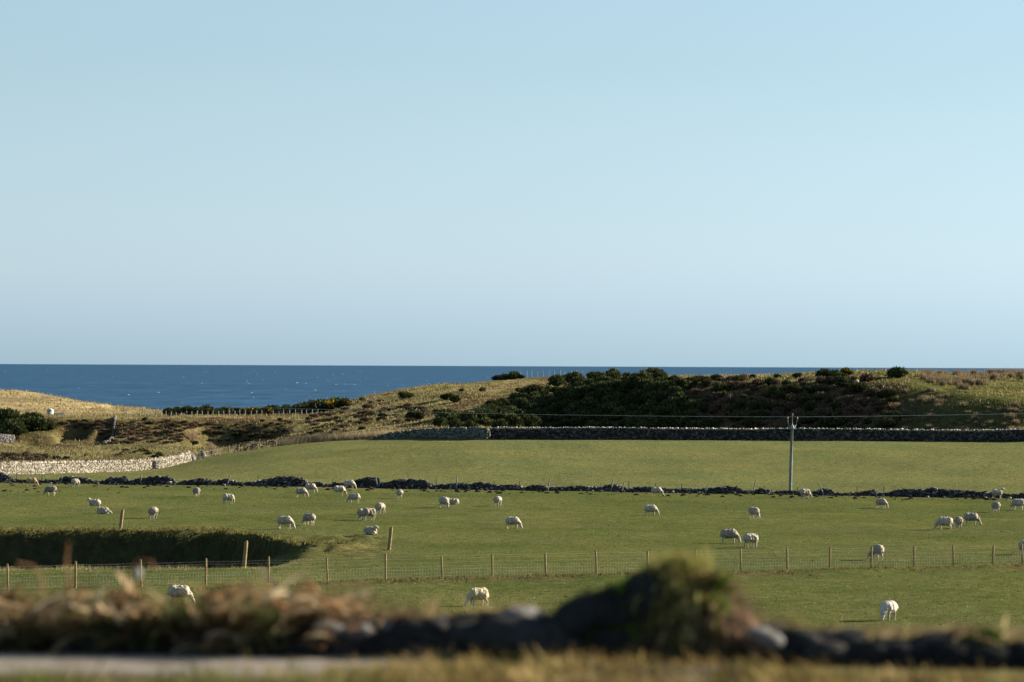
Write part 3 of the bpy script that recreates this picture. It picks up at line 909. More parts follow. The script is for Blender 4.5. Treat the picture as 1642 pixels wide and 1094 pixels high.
V, Fc, Cl = stone_soup(cen, np.array(siz), pick(STONE + [(0.21, 0.195, 0.17)], len(cen), r, [.22, .22, .18, .20, .11, .07]), 0.3, 16)
o = obj('stones', make_mesh('stones', V, Fc, MAT['stone_dark'], Cl), dyke)
o.matrix_parent_inverse = Matrix.Translation(-dyke.location); o['kind'] = 'stuff'

# ------------------------------------------------------------------ posts and fences
def post_mesh(h, rad, lean=(0, 0), seed=0, sides=8, bury=0.3):
    r = np.random.default_rng(seed)
    mb = MB()
    lx, ly = lean
    pts = [(-lx * bury / h, -ly * bury / h, -bury)] + [(lx * t + r.normal(0, rad * 0.06), ly * t, h * t) for t in (0, 0.33, 0.66, 0.97, 1.0)]
    mb.tube(pts, [rad * 1.04, rad * 1.02, rad, rad * 0.98, rad * 0.95, rad * 0.8], sides)
    return mb

def fence(name, label, posts, mat, wires, thick=0.003, rad=0.05, stays=None, group=None, wiremat=None):
    """posts: list of (ground point, height, lean_x); wires: heights; stays: (z0, z1, spacing)."""
    p0 = np.array(posts[0][0])
    root = empty(name, p0)
    tag(root, label, 'fence', group)
    for i, (p, h, lx) in enumerate(posts):
        post_mesh(h, rad * random.uniform(0.9, 1.15), (lx, random.uniform(-0.02, 0.02)), i).build('post', mat, root, np.array(p) - p0)
    if wires:
        for wz in wires:
            mb = MB()
            line = []
            for i in range(len(posts) - 1):
                a = np.array(posts[i][0]); b = np.array(posts[i + 1][0])
                for t in np.linspace(0, 1, 5)[:-1]:
                    q = a + (b - a) * t
                    line.append(q + np.array([0, -rad - 0.004, wz - 0.02 * math.sin(math.pi * t)]) - p0)
            line.append(np.array(posts[-1][0]) + np.array([0, -rad - 0.004, wz]) - p0)
            mb.tube(line, thick, 4, cap=False)
            mb.build('wire', wiremat or MAT['wire'], root)
    if stays:
        mb = MB(); z0, z1, sp = stays
        for i in range(len(posts) - 1):
            a = np.array(posts[i][0]); b = np.array(posts[i + 1][0]); L = np.linalg.norm(b - a)
            for k in range(1, int(L / sp)):
                t = k * sp / L
                q = a + (b - a) * t + np.array([0, -rad - 0.006, -0.02 * math.sin(math.pi * t)]) - p0
                mb.tube([q + np.array([random.uniform(-.02, .02), 0, z0]), q + np.array([random.uniform(-.02, .02), 0, z1])], thick * 1.5, 3, cap=False)
        o = mb.build('netting', MAT['wire'], root); o['kind'] = 'stuff'
    return root

NF = [(15, 912, 955), (123, 912, 955.5), (228.5, 910, 955), (332, 910, 952.5), (433, 906, 949), (527, 908, 947), (620, 904, 946), (711, 904, 939), (791, 896.5, 933), (877, 895, 932), (958, 890, 928), (1040, 890, 926), (1116, 888, 925),
      (1190, 887, 924), (1264, 883, 920), (1332, 882, 918), (1398, 880, 916), (1467, 878, 914), (1530, 876, 911.5), (1593, 876, 909.5), (1641, 873, 907), (1705, 872, 905)]
posts = []
for (u_, vt, vb) in [(-92, 913, 956)] + NF:
    Yp = 176.5 + 0.0175 * u_
    p = onY(u_, Yp)
    posts.append((p, float(np.clip((vb - vt) * Yp / F, 1.0, 1.3)), random.uniform(-0.05, 0.04)))
nf = fence('post_and_wire_fence', 'near sheep netting fence on round wooden posts crossing the lower pasture', posts, MAT['post'], (0.12, 0.28, 0.44, 0.60, 0.78, 0.98, 1.10), 0.0020, 0.052, (0.12, 0.62, 0.16))

FF = [(321, 726, 737), (337, 723, 734), (353, 719.7, 731), (368.6, 716, 727.5), (384, 713, 724.5), (399.6, 711, 722.5), (415, 711, 721), (429.6, 711.5, 719), (444, 709, 717)]
posts = [(onY(u_, float(YB(u_)) + 0.5), 1.02, random.uniform(-0.03, 0.03)) for u_, a, b in FF]
fence('post_and_wire_fence', 'short run of fence posts on the pasture crest beside the end of the cream wall', posts, MAT['post_grey'], (0.35, 0.9), 0.005, 0.06)
# fence along the top of the brown bank, before the gorse hedge
us_ = [204, 216, 225, 233, 242, 251, 259, 267, 275, 283, 291, 300, 308, 317, 325, 334, 342, 351, 359, 368, 377, 385, 394, 403, 412, 420, 438, 447, 455, 465, 474, 484, 492, 501, 510]
posts = [(onY(u_, 628 + random.uniform(-.5, .5)), random.uniform(0.82, 1.0), random.uniform(-0.05, 0.05)) for u_ in us_]
fence('post_and_wire_fence', 'pale fence posts in line before the dark gorse hedge at the left', posts, MAT['post_pale'], (0.3, 0.7), 0.005, 0.07)
us_ = [818, 826, 835, 845, 852.5, 861, 870.5, 880, 889, 898, 905, 916, 924, 933.5, 942.5, 951, 959.5, 970, 980, 989]
posts = [(onY(u_, 740 + random.uniform(-.5, .5)), random.uniform(1.15, 1.45), random.uniform(-0.06, 0.06)) for u_ in us_]
fence('post_and_wire_fence', 'row of fence posts standing on the hill crest against the sea', posts, MAT['post_pale'], (0.3, 0.75), 0.005, 0.085)

# thick lone posts round the hollow
for (ub, vb, ut, vt, rad, lab) in ((194, 843, 198, 809, 0.115, 'thick leaning wooden post standing alone at the far lip of the dark hollow'),
                                   (393, 909, 396, 866, 0.105, 'thick leaning wooden post at the near right end of the dark hollow'),
                                   (625, 880, 629, 843, 0.11, 'thick leaning wooden post standing alone in the pasture right of the hollow')):
    p = onY(ub, 249.5 if ub == 194 else (199.0 if ub == 393 else 221.0))
    h = (vb - vt) * p[1] / F
    tag(post_mesh(h, rad, ((ut - ub) * p[1] / F, 0.0), ub, 10).build('wooden_post', MAT['post'], None, p), lab, 'post', 'thick lone posts by the hollow')

# leaning old posts stuck in the tumbled dyke
LP = [(99, 752, 763, 2, 'thin dark post leaning right in the dyke before the cream wall'),
      (227, 755, 772, 0.5, 'upright grey post rising from the dyke heap under the cream wall gate'),
      (365, 757, 774, 5, 'grey post leaning well right at a low dyke part, left of the biggest heaps'),
      (607, 758, 777, -4, 'pale post leaning left against the tallest dyke heap'),
      (733, 757, 779, 1, 'tall upright post in the dyke just right of the long heap'),
      (879, 764, 783, 4, 'grey post leaning right in the low dyke left of the paired posts'),
      (981, 767, 787, 2.5, 'grey post leaning right out of the small pointed dyke heap'),
      (998, 775, 791, 4, 'shorter post leaning right, second of the pair at the pointed heap'),
      (1132, 779, 793, 4, 'stubby split post leaning right in the dyke, left of the power pole'),
      (1208, 771, 794, 5, 'long grey post leaning right in the dyke nearest left of the power pole'),
      (1322, 776, 797, -8, 'broken pale plank leaning left in the dyke right of the power pole')]
for (ub, vt, vb, dx, lab) in LP:
    Yp = float(YD(ub)) - 0.75
    p = onY(ub, Yp)
    h = max((vb - vt), 12) * Yp / F
    tag(post_mesh(h, 0.055 if ub != 1322 else 0.05, (dx * Yp / F, 0.03), ub, 7).build('leaning_post', MAT['post_grey'], None, p), lab, 'post', 'old posts leaning in the tumbled dyke')
TP = [28, 69, 415, 535, 701, 745, 752, 794, 834, 919, 965, 1009, 1053, 1094, 1182, 1227, 1280, 1327, 1375, 1418, 1480]
posts = [(onY(u_, float(YD(u_)) + 1.3), random.uniform(0.62, 0.85) if u_ > 600 else random.uniform(0.7, 1.0), random.uniform(-0.03, 0.03)) for u_ in TP]
fence('post_and_wire_fence', 'short thin dark posts in a line just behind the tumbled dyke', posts, mottled('dark_post', (0.05, 0.045, 0.04), (0.12, 0.11, 0.095), 9.0), (0.5,), 0.004, 0.035)

# slatted gate in the cream wall
g0 = np.array(wp[6]); g1 = np.array(wp[7])
ga = g0 + (g1 - g0) * 0.25
gp_ = ground(ga[0] + 0.35, ga[1] - 1.2)
gate = empty('slatted_gate', gp_)
tag(gate, 'small dark gate with pale slats leaning at the cream wall', 'gate')
for sx in (-0.36, 0.36):
    mb = MB(); mb.box((sx, 0, 0.55), (0.09, 0.08, 1.15)); mb.build('gate_post', MAT['clod'], gate)
for k in range(5):
    mb = MB(); mb.box((0, -0.05, 0.18 + 0.2 * k), (0.62, 0.03, 0.085)); mb.build('slat', MAT['white_paint'], gate)
mb = MB(); mb.box((0, 0.03, 0.55), (0.70, 0.04, 1.0)); mb.build('backing', MAT['clod'], gate)
gate.rotation_euler.z = 0.15

# rocks at the end of the cream wall
for (u_, Y_, s, lab) in ((307, 509, 0.75, 'tall pale boulder ending the cream wall'), (309.5, 512, 0.6, 'grey boulder just behind the end of the cream wall'), (325, 516, 0.8, 'white topped boulder lying beyond the cream wall by the first fence post')):
    p = onY(u_, Y_)
    V, Fc = ICO2
    rr = np.random.default_rng(int(u_ * 10))
    V = V * np.array([0.75, 0.7, 0.95]) * s * (1 + 0.22 * fbm(V[:, 0] * 1.3 + u_, V[:, 1] * 1.3 + V[:, 2], 3, 2)[:, None] * 1.5)
    tag(obj('boulder', make_mesh('boulder', V, Fc, MAT['stone_dark'], np.tile(np.array([(0.12, 0.115, 0.105)]), (len(V), 1))), None, p + np.array([0, 0, 0.35 * s])), lab, 'boulder', 'boulders at the wall end')

# ------------------------------------------------------------------ power line
pp = onY(1268, float(YD(1268)) + 1.6)
pole = empty('power_pole', pp)
tag(pole, 'tall grey wooden power pole with forked steel top behind the tumbled dyke', 'power pole')
sc = pp[1] / F
ph = (790 - 682) * sc
mb = MB(); mb.tube([(0, 0, -0.8), (0, 0, 0), (0.06, 0, ph * 0.5), (0.16, 0, ph)], [0.155, 0.15, 0.135, 0.11], 12); mb.build('pole_shaft', MAT['pole'], pole, shade=True)
topz = np.array([0.16, 0, ph])
tips = [np.array([-0.28, -0.25, ph + 0.68]), np.array([0.62, 0.25, ph + 0.66]), np.array([0.17, 0.0, ph + 0.98])]
for k, t in enumerate(tips):
    mb = MB(); base = topz + np.array([0.0, 0, -0.35 if k < 2 else -0.3])
    mid = base + (t - base) * 0.55 + (np.array([0.10 * (1 if t[0] > 0.17 else -1), 0, -0.05]) if k < 2 else 0)
    mb.tube([base, mid, t], 0.035, 6); mb.build('bracket_arm', MAT['steel'], pole)
    mb = MB(); zt = t + np.array([0, 0, 0.0])
    mb.tube([zt, zt + (0, 0, 0.05), zt + (0, 0, 0.09), zt + (0, 0, 0.14), zt + (0, 0, 0.18), zt + (0, 0, 0.23)], [0.05, 0.085, 0.05, 0.08, 0.05, 0.04], 8); mb.build('insulator', MAT['insulator'], pole)
mb = MB(); mb.box(topz + np.array([0, -0.14, -0.05]), (0.30, 0.05, 0.42)); mb.build('mounting_plate', MAT['steel'], pole)
# the two lines, each one run past the frame on both sides
LINE = [(-700, 596, 560), (-300, 620, 500), (0, 636.5, 455), (120, 642, 440), (420, 652, 405), (660, 658, 383), (820, 662, 370), (1040, 664.8, 354), (1268, 666.3, 342)]
LINER = [(1268, 666.3, 342), (1450, 664.2, 340), (1642, 660.6, 338), (1900, 653, 336), (2300, 636, 334)]
for k, (t, lab) in enumerate(((tips[0], 'lower overhead power line fixed to the near arm of the pole'), (tips[1], 'upper overhead power line fixed to the far arm of the pole'))):
    line = [at(u_, v_, Y_) for u_, v_, Y_ in LINE] + [at(u_, v_, Y_) for u_, v_, Y_ in LINER[1:]]
    i0 = len(LINE) - 1
    delta = (pp + t + np.array([0, 0, 0.2])) - line[i0]
    line = np.array([q + delta for q in line])
    s = np.arange(len(line)); S = np.linspace(0, len(line) - 1, 160)
    ln = np.stack([np.interp(S, s, line[:, c]) for c in range(3)], 1)
    kk = np.ones(9) / 9
    for c in range(3):
        ln[:, c] = np.convolve(np.pad(ln[:, c], 4, mode='reflect', reflect_type='odd'), kk, 'valid')
    mb = MB(); mb.tube(ln, 0.011, 5, cap=False)
    tag(mb.build('power_line', MAT['wire']), lab, 'power line', 'overhead lines')

# ------------------------------------------------------------------ bushes
def bush_mesh(name, seed, n, leaf, pal, tall=0.8, lobes=7, flower=0.0, weights=None):
    """A lobed shrub: leafy sprays over several uneven lobes, unit radius."""
    r = np.random.default_rng(seed)
    lc = []
    for k in range(lobes):
        a = r.uniform(0, 2 * math.pi); d = r.uniform(0.1, 0.62)
        lc.append((d * math.cos(a), d * math.sin(a), r.uniform(0.22, 0.62) * tall, r.uniform(0.30, 0.52)))
    lc.append((0, 0, 0.45 * tall, 0.6))
    lc = np.array(lc)
    mb = MB()
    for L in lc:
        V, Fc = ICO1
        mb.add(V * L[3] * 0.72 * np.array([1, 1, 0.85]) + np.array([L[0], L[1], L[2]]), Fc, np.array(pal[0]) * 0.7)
    idx = r.choice(len(lc), n, p=lc[:, 3] ** 2 / (lc[:, 3] ** 2).sum())
    d = r.normal(0, 1, (n, 3)); d /= np.linalg.norm(d, axis=1)[:, None]
    d[:, 2] = np.where(d[:, 2] < -0.3, -d[:, 2], d[:, 2])
    pos = lc[idx, :3] + d * (lc[idx, 3] * r.uniform(0.75, 1.12, n))[:, None] * np.array([1, 1, 0.9])
    pos[:, 2] = np.maximum(pos[:, 2], 0.02)
    up = d * 0.8 + np.array([0, 0, 0.6]) + r.normal(0, 0.35, (n, 3)); up /= np.linalg.norm(up, axis=1)[:, None]
    sd = np.cross(up, r.normal(0, 1, (n, 3))); sd /= np.linalg.norm(sd, axis=1)[:, None]
    ln = leaf * r.uniform(0.6, 1.4, n)[:, None]
    V = np.stack([pos - sd * ln * 0.38, pos + sd * ln * 0.38, pos + up * ln], 1).reshape(-1, 3)
    Fc = np.arange(3 * n).reshape(-1, 3)
    col_ = pick(pal, n, r, weights)
    fl = r.uniform(0, 1, n) < flower * (d[:, 2] > 0.1)
    col_[fl] = np.array((0.42, 0.27, 0.02))
    mb.add(V, Fc, np.repeat(col_, 3, 0))
    return mb.mesh(name, MAT['foliage'])

GORSE = [(0.026, 0.036, 0.014), (0.038, 0.050, 0.019), (0.054, 0.064, 0.025), (0.078, 0.078, 0.036)]
BRACK = [(0.10, 0.064, 0.042), (0.14, 0.086, 0.056), (0.17, 0.12, 0.08), (0.07, 0.048, 0.034)]
HEATH = [(0.072, 0.056, 0.042), (0.10, 0.078, 0.058), (0.145, 0.11, 0.075)]
RUSH = [(0.16, 0.12, 0.075), (0.21, 0.165, 0.10), (0.11, 0.09, 0.055)]
g_m = [bush_mesh('gorse_mesh', 200 + k, 900, 0.20, GORSE, 0.8, 7) for k in range(5)]
gy_m = [bush_mesh('flowering_gorse_mesh', 220 + k, 900, 0.19, GORSE, 0.85, 7, 0.30) for k in range(3)]
b_m = [bush_mesh('bracken_mesh', 240 + k, 700, 0.24, BRACK, 0.55, 6) for k in range(4)]
h_m = [bush_mesh('heather_mesh', 260 + k, 700, 0.20, HEATH, 0.6, 7) for k in range(3)]

def place_bush(name, me, p, size, label, cat, group=None, squash=1.0):
    o = obj(name, me, None, np.asarray(p) - np.array([0, 0, 0.06 * size]))
    o.scale = (size * random.uniform(0.85, 1.2), size * random.uniform(0.85, 1.2), size * squash * random.uniform(0.85, 1.15))
    o.rotation_euler.z = random.uniform(0, 6.28)
    return tag(o, label, cat, group)

def in_poly(u, v, poly):
    c = False; n = len(poly)
    for i in range(n):
        (x1, y1), (x2, y2) = poly[i], poly[(i + 1) % n]
        if (y1 > v) != (y2 > v) and u < (x2 - x1) * (v - y1) / (y2 - y1) + x1:
            c = not c
    return c

def fill(poly, n, r, mind, y0=505):
    out = []; tries = 0
    us_ = [a for a, b in poly]; vs_ = [b for a, b in poly]
    while len(out) < n and tries < n * 40:
        tries += 1
        u = r.uniform(min(us_), max(us_)); v = r.uniform(min(vs_), max(vs_))
        if not in_poly(u, v, poly):
            continue
        if any(abs(u - a) < mind and abs(v - b) < mind * 0.55 for a, b, _ in out):
            continue
        out.append((u, v, G(u, v, y0)))
    return out

r = np.random.default_rng(300)
A = [(692, 692), (705, 676), (740, 664), (790, 650), (850, 632), (890, 618), (930, 610), (980, 606), (1060, 606), (1095, 614), (1110, 640), (1120, 692)]
for (u, v, p) in fill(A, 190, r, 7.5):
    s = r.uniform(0.9, 1.95)
    place_bush('gorse_bush', g_m[r.integers(5)], p, s, 'dark green gorse bush in the dense thicket covering the shaded hillside', 'bush', 'gorse thicket on the hillside')
B = [(1060, 640), (1100, 610), (1210, 607), (1260, 612), (1330, 606), (1400, 612), (1440, 640), (1440, 690), (1080, 692)]
for (u, v, p) in fill(B, 205, r, 6.5):
    if r.uniform() < 0.36:
        place_bush('gorse_bush', g_m[r.integers(5)], p, r.uniform(0.8, 1.6), 'dark gorse bush among brown bracken on the shaded hill face behind the power pole', 'bush', 'gorse among the bracken')
    elif r.uniform() < 0.6:
        place_bush('bracken_clump', b_m[r.integers(4)], p, r.uniform(0.6, 1.25), 'russet dead bracken clump on the shaded hill face behind the power pole', 'bracken', 'bracken on the hill face')
    else:
        place_bush('heather_clump', h_m[r.integers(3)], p, r.uniform(0.6, 1.2), 'dark brown heather clump on the shaded hill face behind the power pole', 'heather', 'heather on the hill face')
D = [(455, 672), (520, 655), (590, 640), (640, 648), (690, 660), (680, 676), (560, 682), (500, 684)]
for (u, v, p) in fill(D, 46, r, 8):
    place_bush('bracken_clump', (b_m + h_m)[r.integers(7)], p, r.uniform(0.5, 1.0), 'brown bracken clump on the sunny tan slope left of the gorse', 'bracken', 'bracken on the tan slope', 0.7)
E = [(20, 712), (40, 690), (100, 684), (160, 690), (170, 712), (290, 712), (300, 690), (330, 684), (300, 676), (200, 676), (90, 676), (30, 690)]
for (u, v, p) in fill(E, 110, r, 6, 540):
    place_bush('heather_clump', (h_m + b_m)[r.integers(7)], p, r.uniform(0.4, 0.85), 'low brown scrub clump on the bank beyond the cream wall', 'scrub', 'scrub on the brown bank', 0.7)
E2 = [(300, 712), (325, 680), (380, 676), (450, 674), (560, 684), (560, 700), (440, 714), (350, 722)]
for (u, v, p) in fill(E2, 70, r, 6, 525):
    place_bush('scrub_clump', (h_m + b_m + g_m)[r.integers(12)], p, r.uniform(0.35, 0.9), 'dark scrub clump on the slope between the cream wall end and the tan hill', 'scrub', 'scrub round the scooped bank', 0.7)
# gorse hedge beyond the bank fence
for k, u_ in enumerate(list(np.arange(270, 470, 7.5)) + [476, 484, 492, 502, 512, 522, 532, 541, 555]):
    big = 474 < u_ < 545
    p = onY(u_ + random.uniform(-2, 2), 642 + random.uniform(-4, 5))
    s = random.uniform(1.15, 1.6) if not big else random.uniform(1.8, 2.3)
    if u_ == 555: s = 1.6
    yel = (395 < u_ < 470 and random.random() < 0.55) or u_ in (532, 555)
    place_bush('gorse_bush', (gy_m if yel else g_m)[k % 3], p, s, {
        True: 'gorse bush dotted with yellow flowers in the hedge behind the pale fence posts', False: 'dark gorse bush in the hedge behind the pale fence posts'}[yel] if not big else (
        'tall dark gorse bush in the high end of the hedge below the tan hill'), 'bush', 'gorse hedge on the bank')

# single bushes one can point to
ONE = [(490 - 0, 0, 0, None)]
SB = [(8, 684, 2.6, 'g', 'big dark bush at the left picture edge below the dune', 560),
      (46, 680, 1.7, 'g', 'rounded dark bush in front of the small white hut', 560), (60, 677, 1.4, 'g', 'dark bush touching the left side of the small white hut', 560),
      (20, 702, 2.60, 'g', 'low dark bush under the short grey wall at the left edge', 540), (5, 708, 2.34, 'g', 'rounded dark bush at the left edge above the cream wall', 540),
      (36, 692, 2.08, 'g', 'shaded dark bush left of the scooped bank', 560), (56, 690, 1.95, 'g', 'shaded dark bush on the bank below the hut', 560), (76, 688, 1.69, 'g', 'smaller dark bush right of the shaded bank bushes', 560),
      (134, 679, 0.75, 'g', 'small dark bush on the brow of the bank near the climbing wall', 590),
      (232, 675, 0.55, 'g', 'tiny dark bush on the bank brow right of the climbing wall', 590),
      (649, 640, 1.25, 'g', 'round gorse bush alone high on the tan hill', 560), (666, 674, 1.5, 'g', 'round gorse bush alone low on the tan hill above the grey green wall', 520),
      (718, 641, 1.2, 'g', 'gorse bush at the head of the thicket on the tan hill', 560), (730, 645, 1.0, 'g', 'smaller gorse bush right beside the one at the head of the thicket', 560),
      (612, 670, 0.7, 'g', 'little gorse bush left of the lone low gorse', 520), (741, 628, 0.55, 'h', 'tiny dark shrub left on the bare hilltop', 600), (774, 628, 0.7, 'h', 'purplish shrub on the bare hilltop', 600),
      (830, 628, 0.6, 'g', 'small bush below the crest fence', 600),
      (700, 664, 0.8, 'g', 'small gorse bush below the head of the thicket', 540),
      (1246, 606, 0.68, 'g', 'dark round bush on the skyline left of the hill top', 540), (1279, 606, 0.75, 'g', 'pair of dark tufts bush on the skyline nearer the hill top', 540),
      (1340, 605, 1.3, 'g', 'scrubby gorse on the brow left of the hill top', 540), (1357, 602, 1.3, 'gy', 'yellowish gorse on the brow nearest the hill top', 540),
      (1442, 606, 1.55, 'g', 'big dark gorse bush on the very top of the hill', 540),
      (1208, 606, 0.64, 'g', 'dark round bush on the skyline above the bracken', 540)]
for (u_, v_, s, kd, lab, y0) in SB:
    p = G(u_, v_, y0)
    me = {'g': g_m, 'gy': gy_m, 'h': h_m}[kd][int(u_) % 3]
    place_bush('gorse_bush' if kd != 'h' else 'shrub', me, p, s, lab, 'bush')
# wind-cut clump at the head of the crest fence
for (u_, s, kd, lab) in ((797, 1.0, g_m, 'low dark shrub at the left foot of the crest clump'), (808, 1.35, h_m, 'purplish bare shrub in the crest clump against the sea'), (824, 1.55, g_m, 'dark rounded bush, tallest of the crest clump against the sea'), (835, 0.8, g_m, 'small dark bush right of the crest clump')):
    place_bush('shrub', kd[1], onY(u_, 738), s, lab, 'bush', 'clump on the hill crest', 1.1)

# rush beds on the right hill top
def rush_mesh(seed):
    rr = np.random.default_rng(seed); n = 150
    P = np.stack([rr.normal(0, 0.3, n), rr.normal(0, 0.3, n), 0 * rr.normal(0, 1, n)], 1)
    V, Fc, Cc = blades(P, rr.uniform(0.6, 1.15, n), rr.uniform(0.03, 0.08, n), pick(RUSH, n, rr), 0.42, 2, seed)
    return make_mesh('rush_mesh', V, Fc, MAT['blade'], Cc)
ru = [rush_mesh(400 + k) for k in range(4)]
r = np.random.default_rng(410)
for k in range(110):
    u_ = r.uniform(1478, 1700) if k < 75 else r.uniform(1492, 1580)
    v_ = r.uniform(600, 612) - (r.uniform(0, 8) if u_ > 1560 else 0) if k < 75 else r.uniform(608, 618)
    p = G(u_, max(v_, 601.5), 530)
    o = obj('rush_tuft', ru[r.integers(4)], None, p); s = r.uniform(0.7, 1.15)
    o.scale = (s, s, s); o.rotation_euler.z = r.uniform(0, 6)
    tag(o, 'brown rush tuft in the bed along the right hill top', 'rushes', 'rush bed on the right hill top')
for (u_, v_, lab) in ((1541, 624, 'dark rush tuft alone below the rush bed'), (1550, 625, 'second dark rush tuft alone below the rush bed, right of its neighbour')):
    o = obj('rush_tuft', ru[1], None, G(u_, v_, 520)); o.scale = (0.9, 0.9, 1.0); tag(o, lab, 'rushes')
for k, (u, v, p) in enumerate(fill([(1390, 692), (1380, 640), (1470, 622), (1642, 645), (1642, 694)], 60, r, 8)):
    o = obj('grass_tussock', ru[r.integers(4)], None, p); s = r.uniform(0.4, 0.85)
    o.scale = (s * 1.3, s * 1.3, s); o.rotation_euler.z = r.uniform(0, 6)
    tag(o, 'small pale dead grass tussock on the dark slope at the right', 'tussock', 'tussocks on the right slope')
# tufts in the flat beyond the cream wall
for (u_, v_, s, lab) in ((75, 735, .55, 'leftmost dark tuft in the flat beyond the cream wall'), (91, 736, .62, 'second dark tuft in the flat beyond the cream wall'), (107, 736, .5, 'third dark tuft in the flat beyond the cream wall'), (139, 732, .55, 'rightmost dark tuft in the flat beyond the cream wall, set further back')):
    p = G(u_, v_, 500)
    place_bush('heather_tuft', h_m[1], p, s, lab, 'tuft')
for k in range(34):
    u_ = r.uniform(-30, 75); p = onY(u_, r.uniform(497, 522))
    place_bush('scrub_clump', (h_m + b_m)[r.integers(7)], p, r.uniform(0.5, 0.9), 'purplish brown scrub clump right behind the left end of the cream wall', 'scrub', 'scrub behind the cream wall')
for k in range(16):
    u_ = r.uniform(198, 262); p = onY(u_, r.uniform(517, 526))
    place_bush('gorse_clump', g_m[r.integers(5)], p, r.uniform(0.35, 0.7), 'low dark green clump on the little knoll behind the cream wall', 'scrub', 'clumps on the knoll', 0.7)
for k in range(40):
    u_ = r.uniform(330, 600); p = onY(u_, r.uniform(524, 548))
    place_bush('scrub_clump', (h_m + b_m)[r.integers(7)], p, r.uniform(0.35, 0.75), 'brown scrub clump in the rough strip beyond the pasture crest', 'scrub', 'scrub beyond the crest', 0.8)

# bare shrubs near the wall end
def bare_shrub(seed, h):
    rr = np.random.default_rng(seed); mb = MB()
    for k in range(26):
        a = rr.uniform(0, 6.28); sp = rr.uniform(0.15, 0.75)
        p = np.array([0.1 * math.cos(a), 0.1 * math.sin(a), 0]); q = np.array([sp * math.cos(a), sp * math.sin(a), rr.uniform(0.6, 1.0)]) * h * np.array([0.6, 0.6, 1])
        m = (p + q) / 2 + rr.normal(0, 0.05 * h, 3)
        mb.tube([p, m, q], [0.03, 0.018, 0.006], 3, cap=False)
        for j in range(9):
            t = rr.uniform(0.35, 1); b = p + (q - p) * t
            e = b + np.array([rr.normal(0, 0.2), rr.normal(0, 0.2), rr.uniform(0.05, 0.35)]) * h * 0.5
            mb.tube([b, e], [0.014, 0.005], 3, cap=False)
    return mb
tag(bare_shrub(1, 2.5).build('bare_shrub', MAT['twig'], None, G(310, 712, 530)), 'pale leafless shrub before the dark scooped bank', 'shrub')
tag(bare_shrub(2, 1.7).build('bare_shrub', MAT['twig'], None, onY(340, 524)), 'smaller brown leafless shrub behind the crest fence posts', 'shrub')

# hut and slatted enclosure below the dune
hp_ = onY(81, 676)
hut = empty('hut', hp_); tag(hut, 'small white hut with pale roof at the foot of the dune', 'hut')
mb = MB(); mb.box((0, 0, 0.65), (0.95, 1.6, 1.4)); mb.build('wall', MAT['white_paint'], hut)
mb = MB(); mb.add([(-.58, -.9, 1.35), (.58, -.9, 1.35), (0, -.9, 1.62), (-.58, .9, 1.35), (.58, .9, 1.35), (0, .9, 1.62)], [(0, 1, 2), (3, 5, 4), (0, 2, 5), (0, 5, 3), (1, 4, 5), (1, 5, 2), (0, 3, 4), (0, 4, 1)]); mb.build('roof', MAT['white_paint'], hut)
mb = MB(); mb.box((0.0, -0.82, 0.6), (0.5, 0.04, 1.15)); mb.build('door', MAT['grey_paint'], hut)
ep = onY(95, 678)
enc = empty('low_fence', ep); tag(enc, 'low grey slatted panel beside the white hut', 'fence')
for k in range(9):
    mb = MB(); mb.box((-0.95 + 0.24 * k, 0, 0.45), (0.2, 0.04, 0.9)); mb.build('slat', MAT['grey_paint'], enc)
for zz in (0.25, 0.72):
    mb = MB(); mb.box((0, 0.05, zz), (2.2, 0.05, 0.09)); mb.build('rail', MAT['grey_paint'], enc)

# ------------------------------------------------------------------ sheep
def capsule(mb, pts, radii, sides=10):
    pts = np.asarray(pts, float)
    mb.tube(pts, radii, sides)
    for i in (0, len(pts) - 1):
        V, Fc = ICO2
        mb.add(V * radii[i] + pts[i], Fc)

def ell(mb, c, rad, tilt=0.0):
    V, Fc = ICO3
    V = V * np.asarray(rad)
    cs, sn = math.cos(tilt), math.sin(tilt)
    V = np.stack([V[:, 0] * cs - V[:, 2] * sn, V[:, 1], V[:, 0] * sn + V[:, 2] * cs], 1)
    mb.add(V + np.asarray(c), Fc)

def remeshed(mb, name, mat, voxel, wool=0.0, seed=0):
    o = mb.build(name, mat)
    m = o.modifiers.new('remesh', 'REMESH'); m.mode = 'VOXEL'; m.voxel_size = voxel
    s = o.modifiers.new('smooth', 'SMOOTH'); s.factor = 0.5; s.iterations = 3
    dg = bpy.context.evaluated_depsgraph_get()
    me = bpy.data.meshes.new_from_object(o.evaluated_get(dg))
    bpy.data.objects.remove(o)
    me.name = name
    n = len(me.vertices)
    co = np.empty(n * 3, np.float32); me.vertices.foreach_get('co', co); co = co.reshape(-1, 3)
    if wool:
        no = np.empty(n * 3, np.float32); me.vertices.foreach_get('normal', no); no = no.reshape(-1, 3)
        f = fbm(co[:, 0] * 9 + co[:, 2] * 5, co[:, 1] * 9 + co[:, 2] * 8, seed, 3)
        co = co + no * (wool * f)[:, None]
        me.vertices.foreach_set('co', co.astype(np.float32).ravel())
    me.polygons.foreach_set('use_smooth', np.ones(len(me.polygons), bool))
    me.materials.clear(); me.materials.append(mat)
    me.update()
    return me

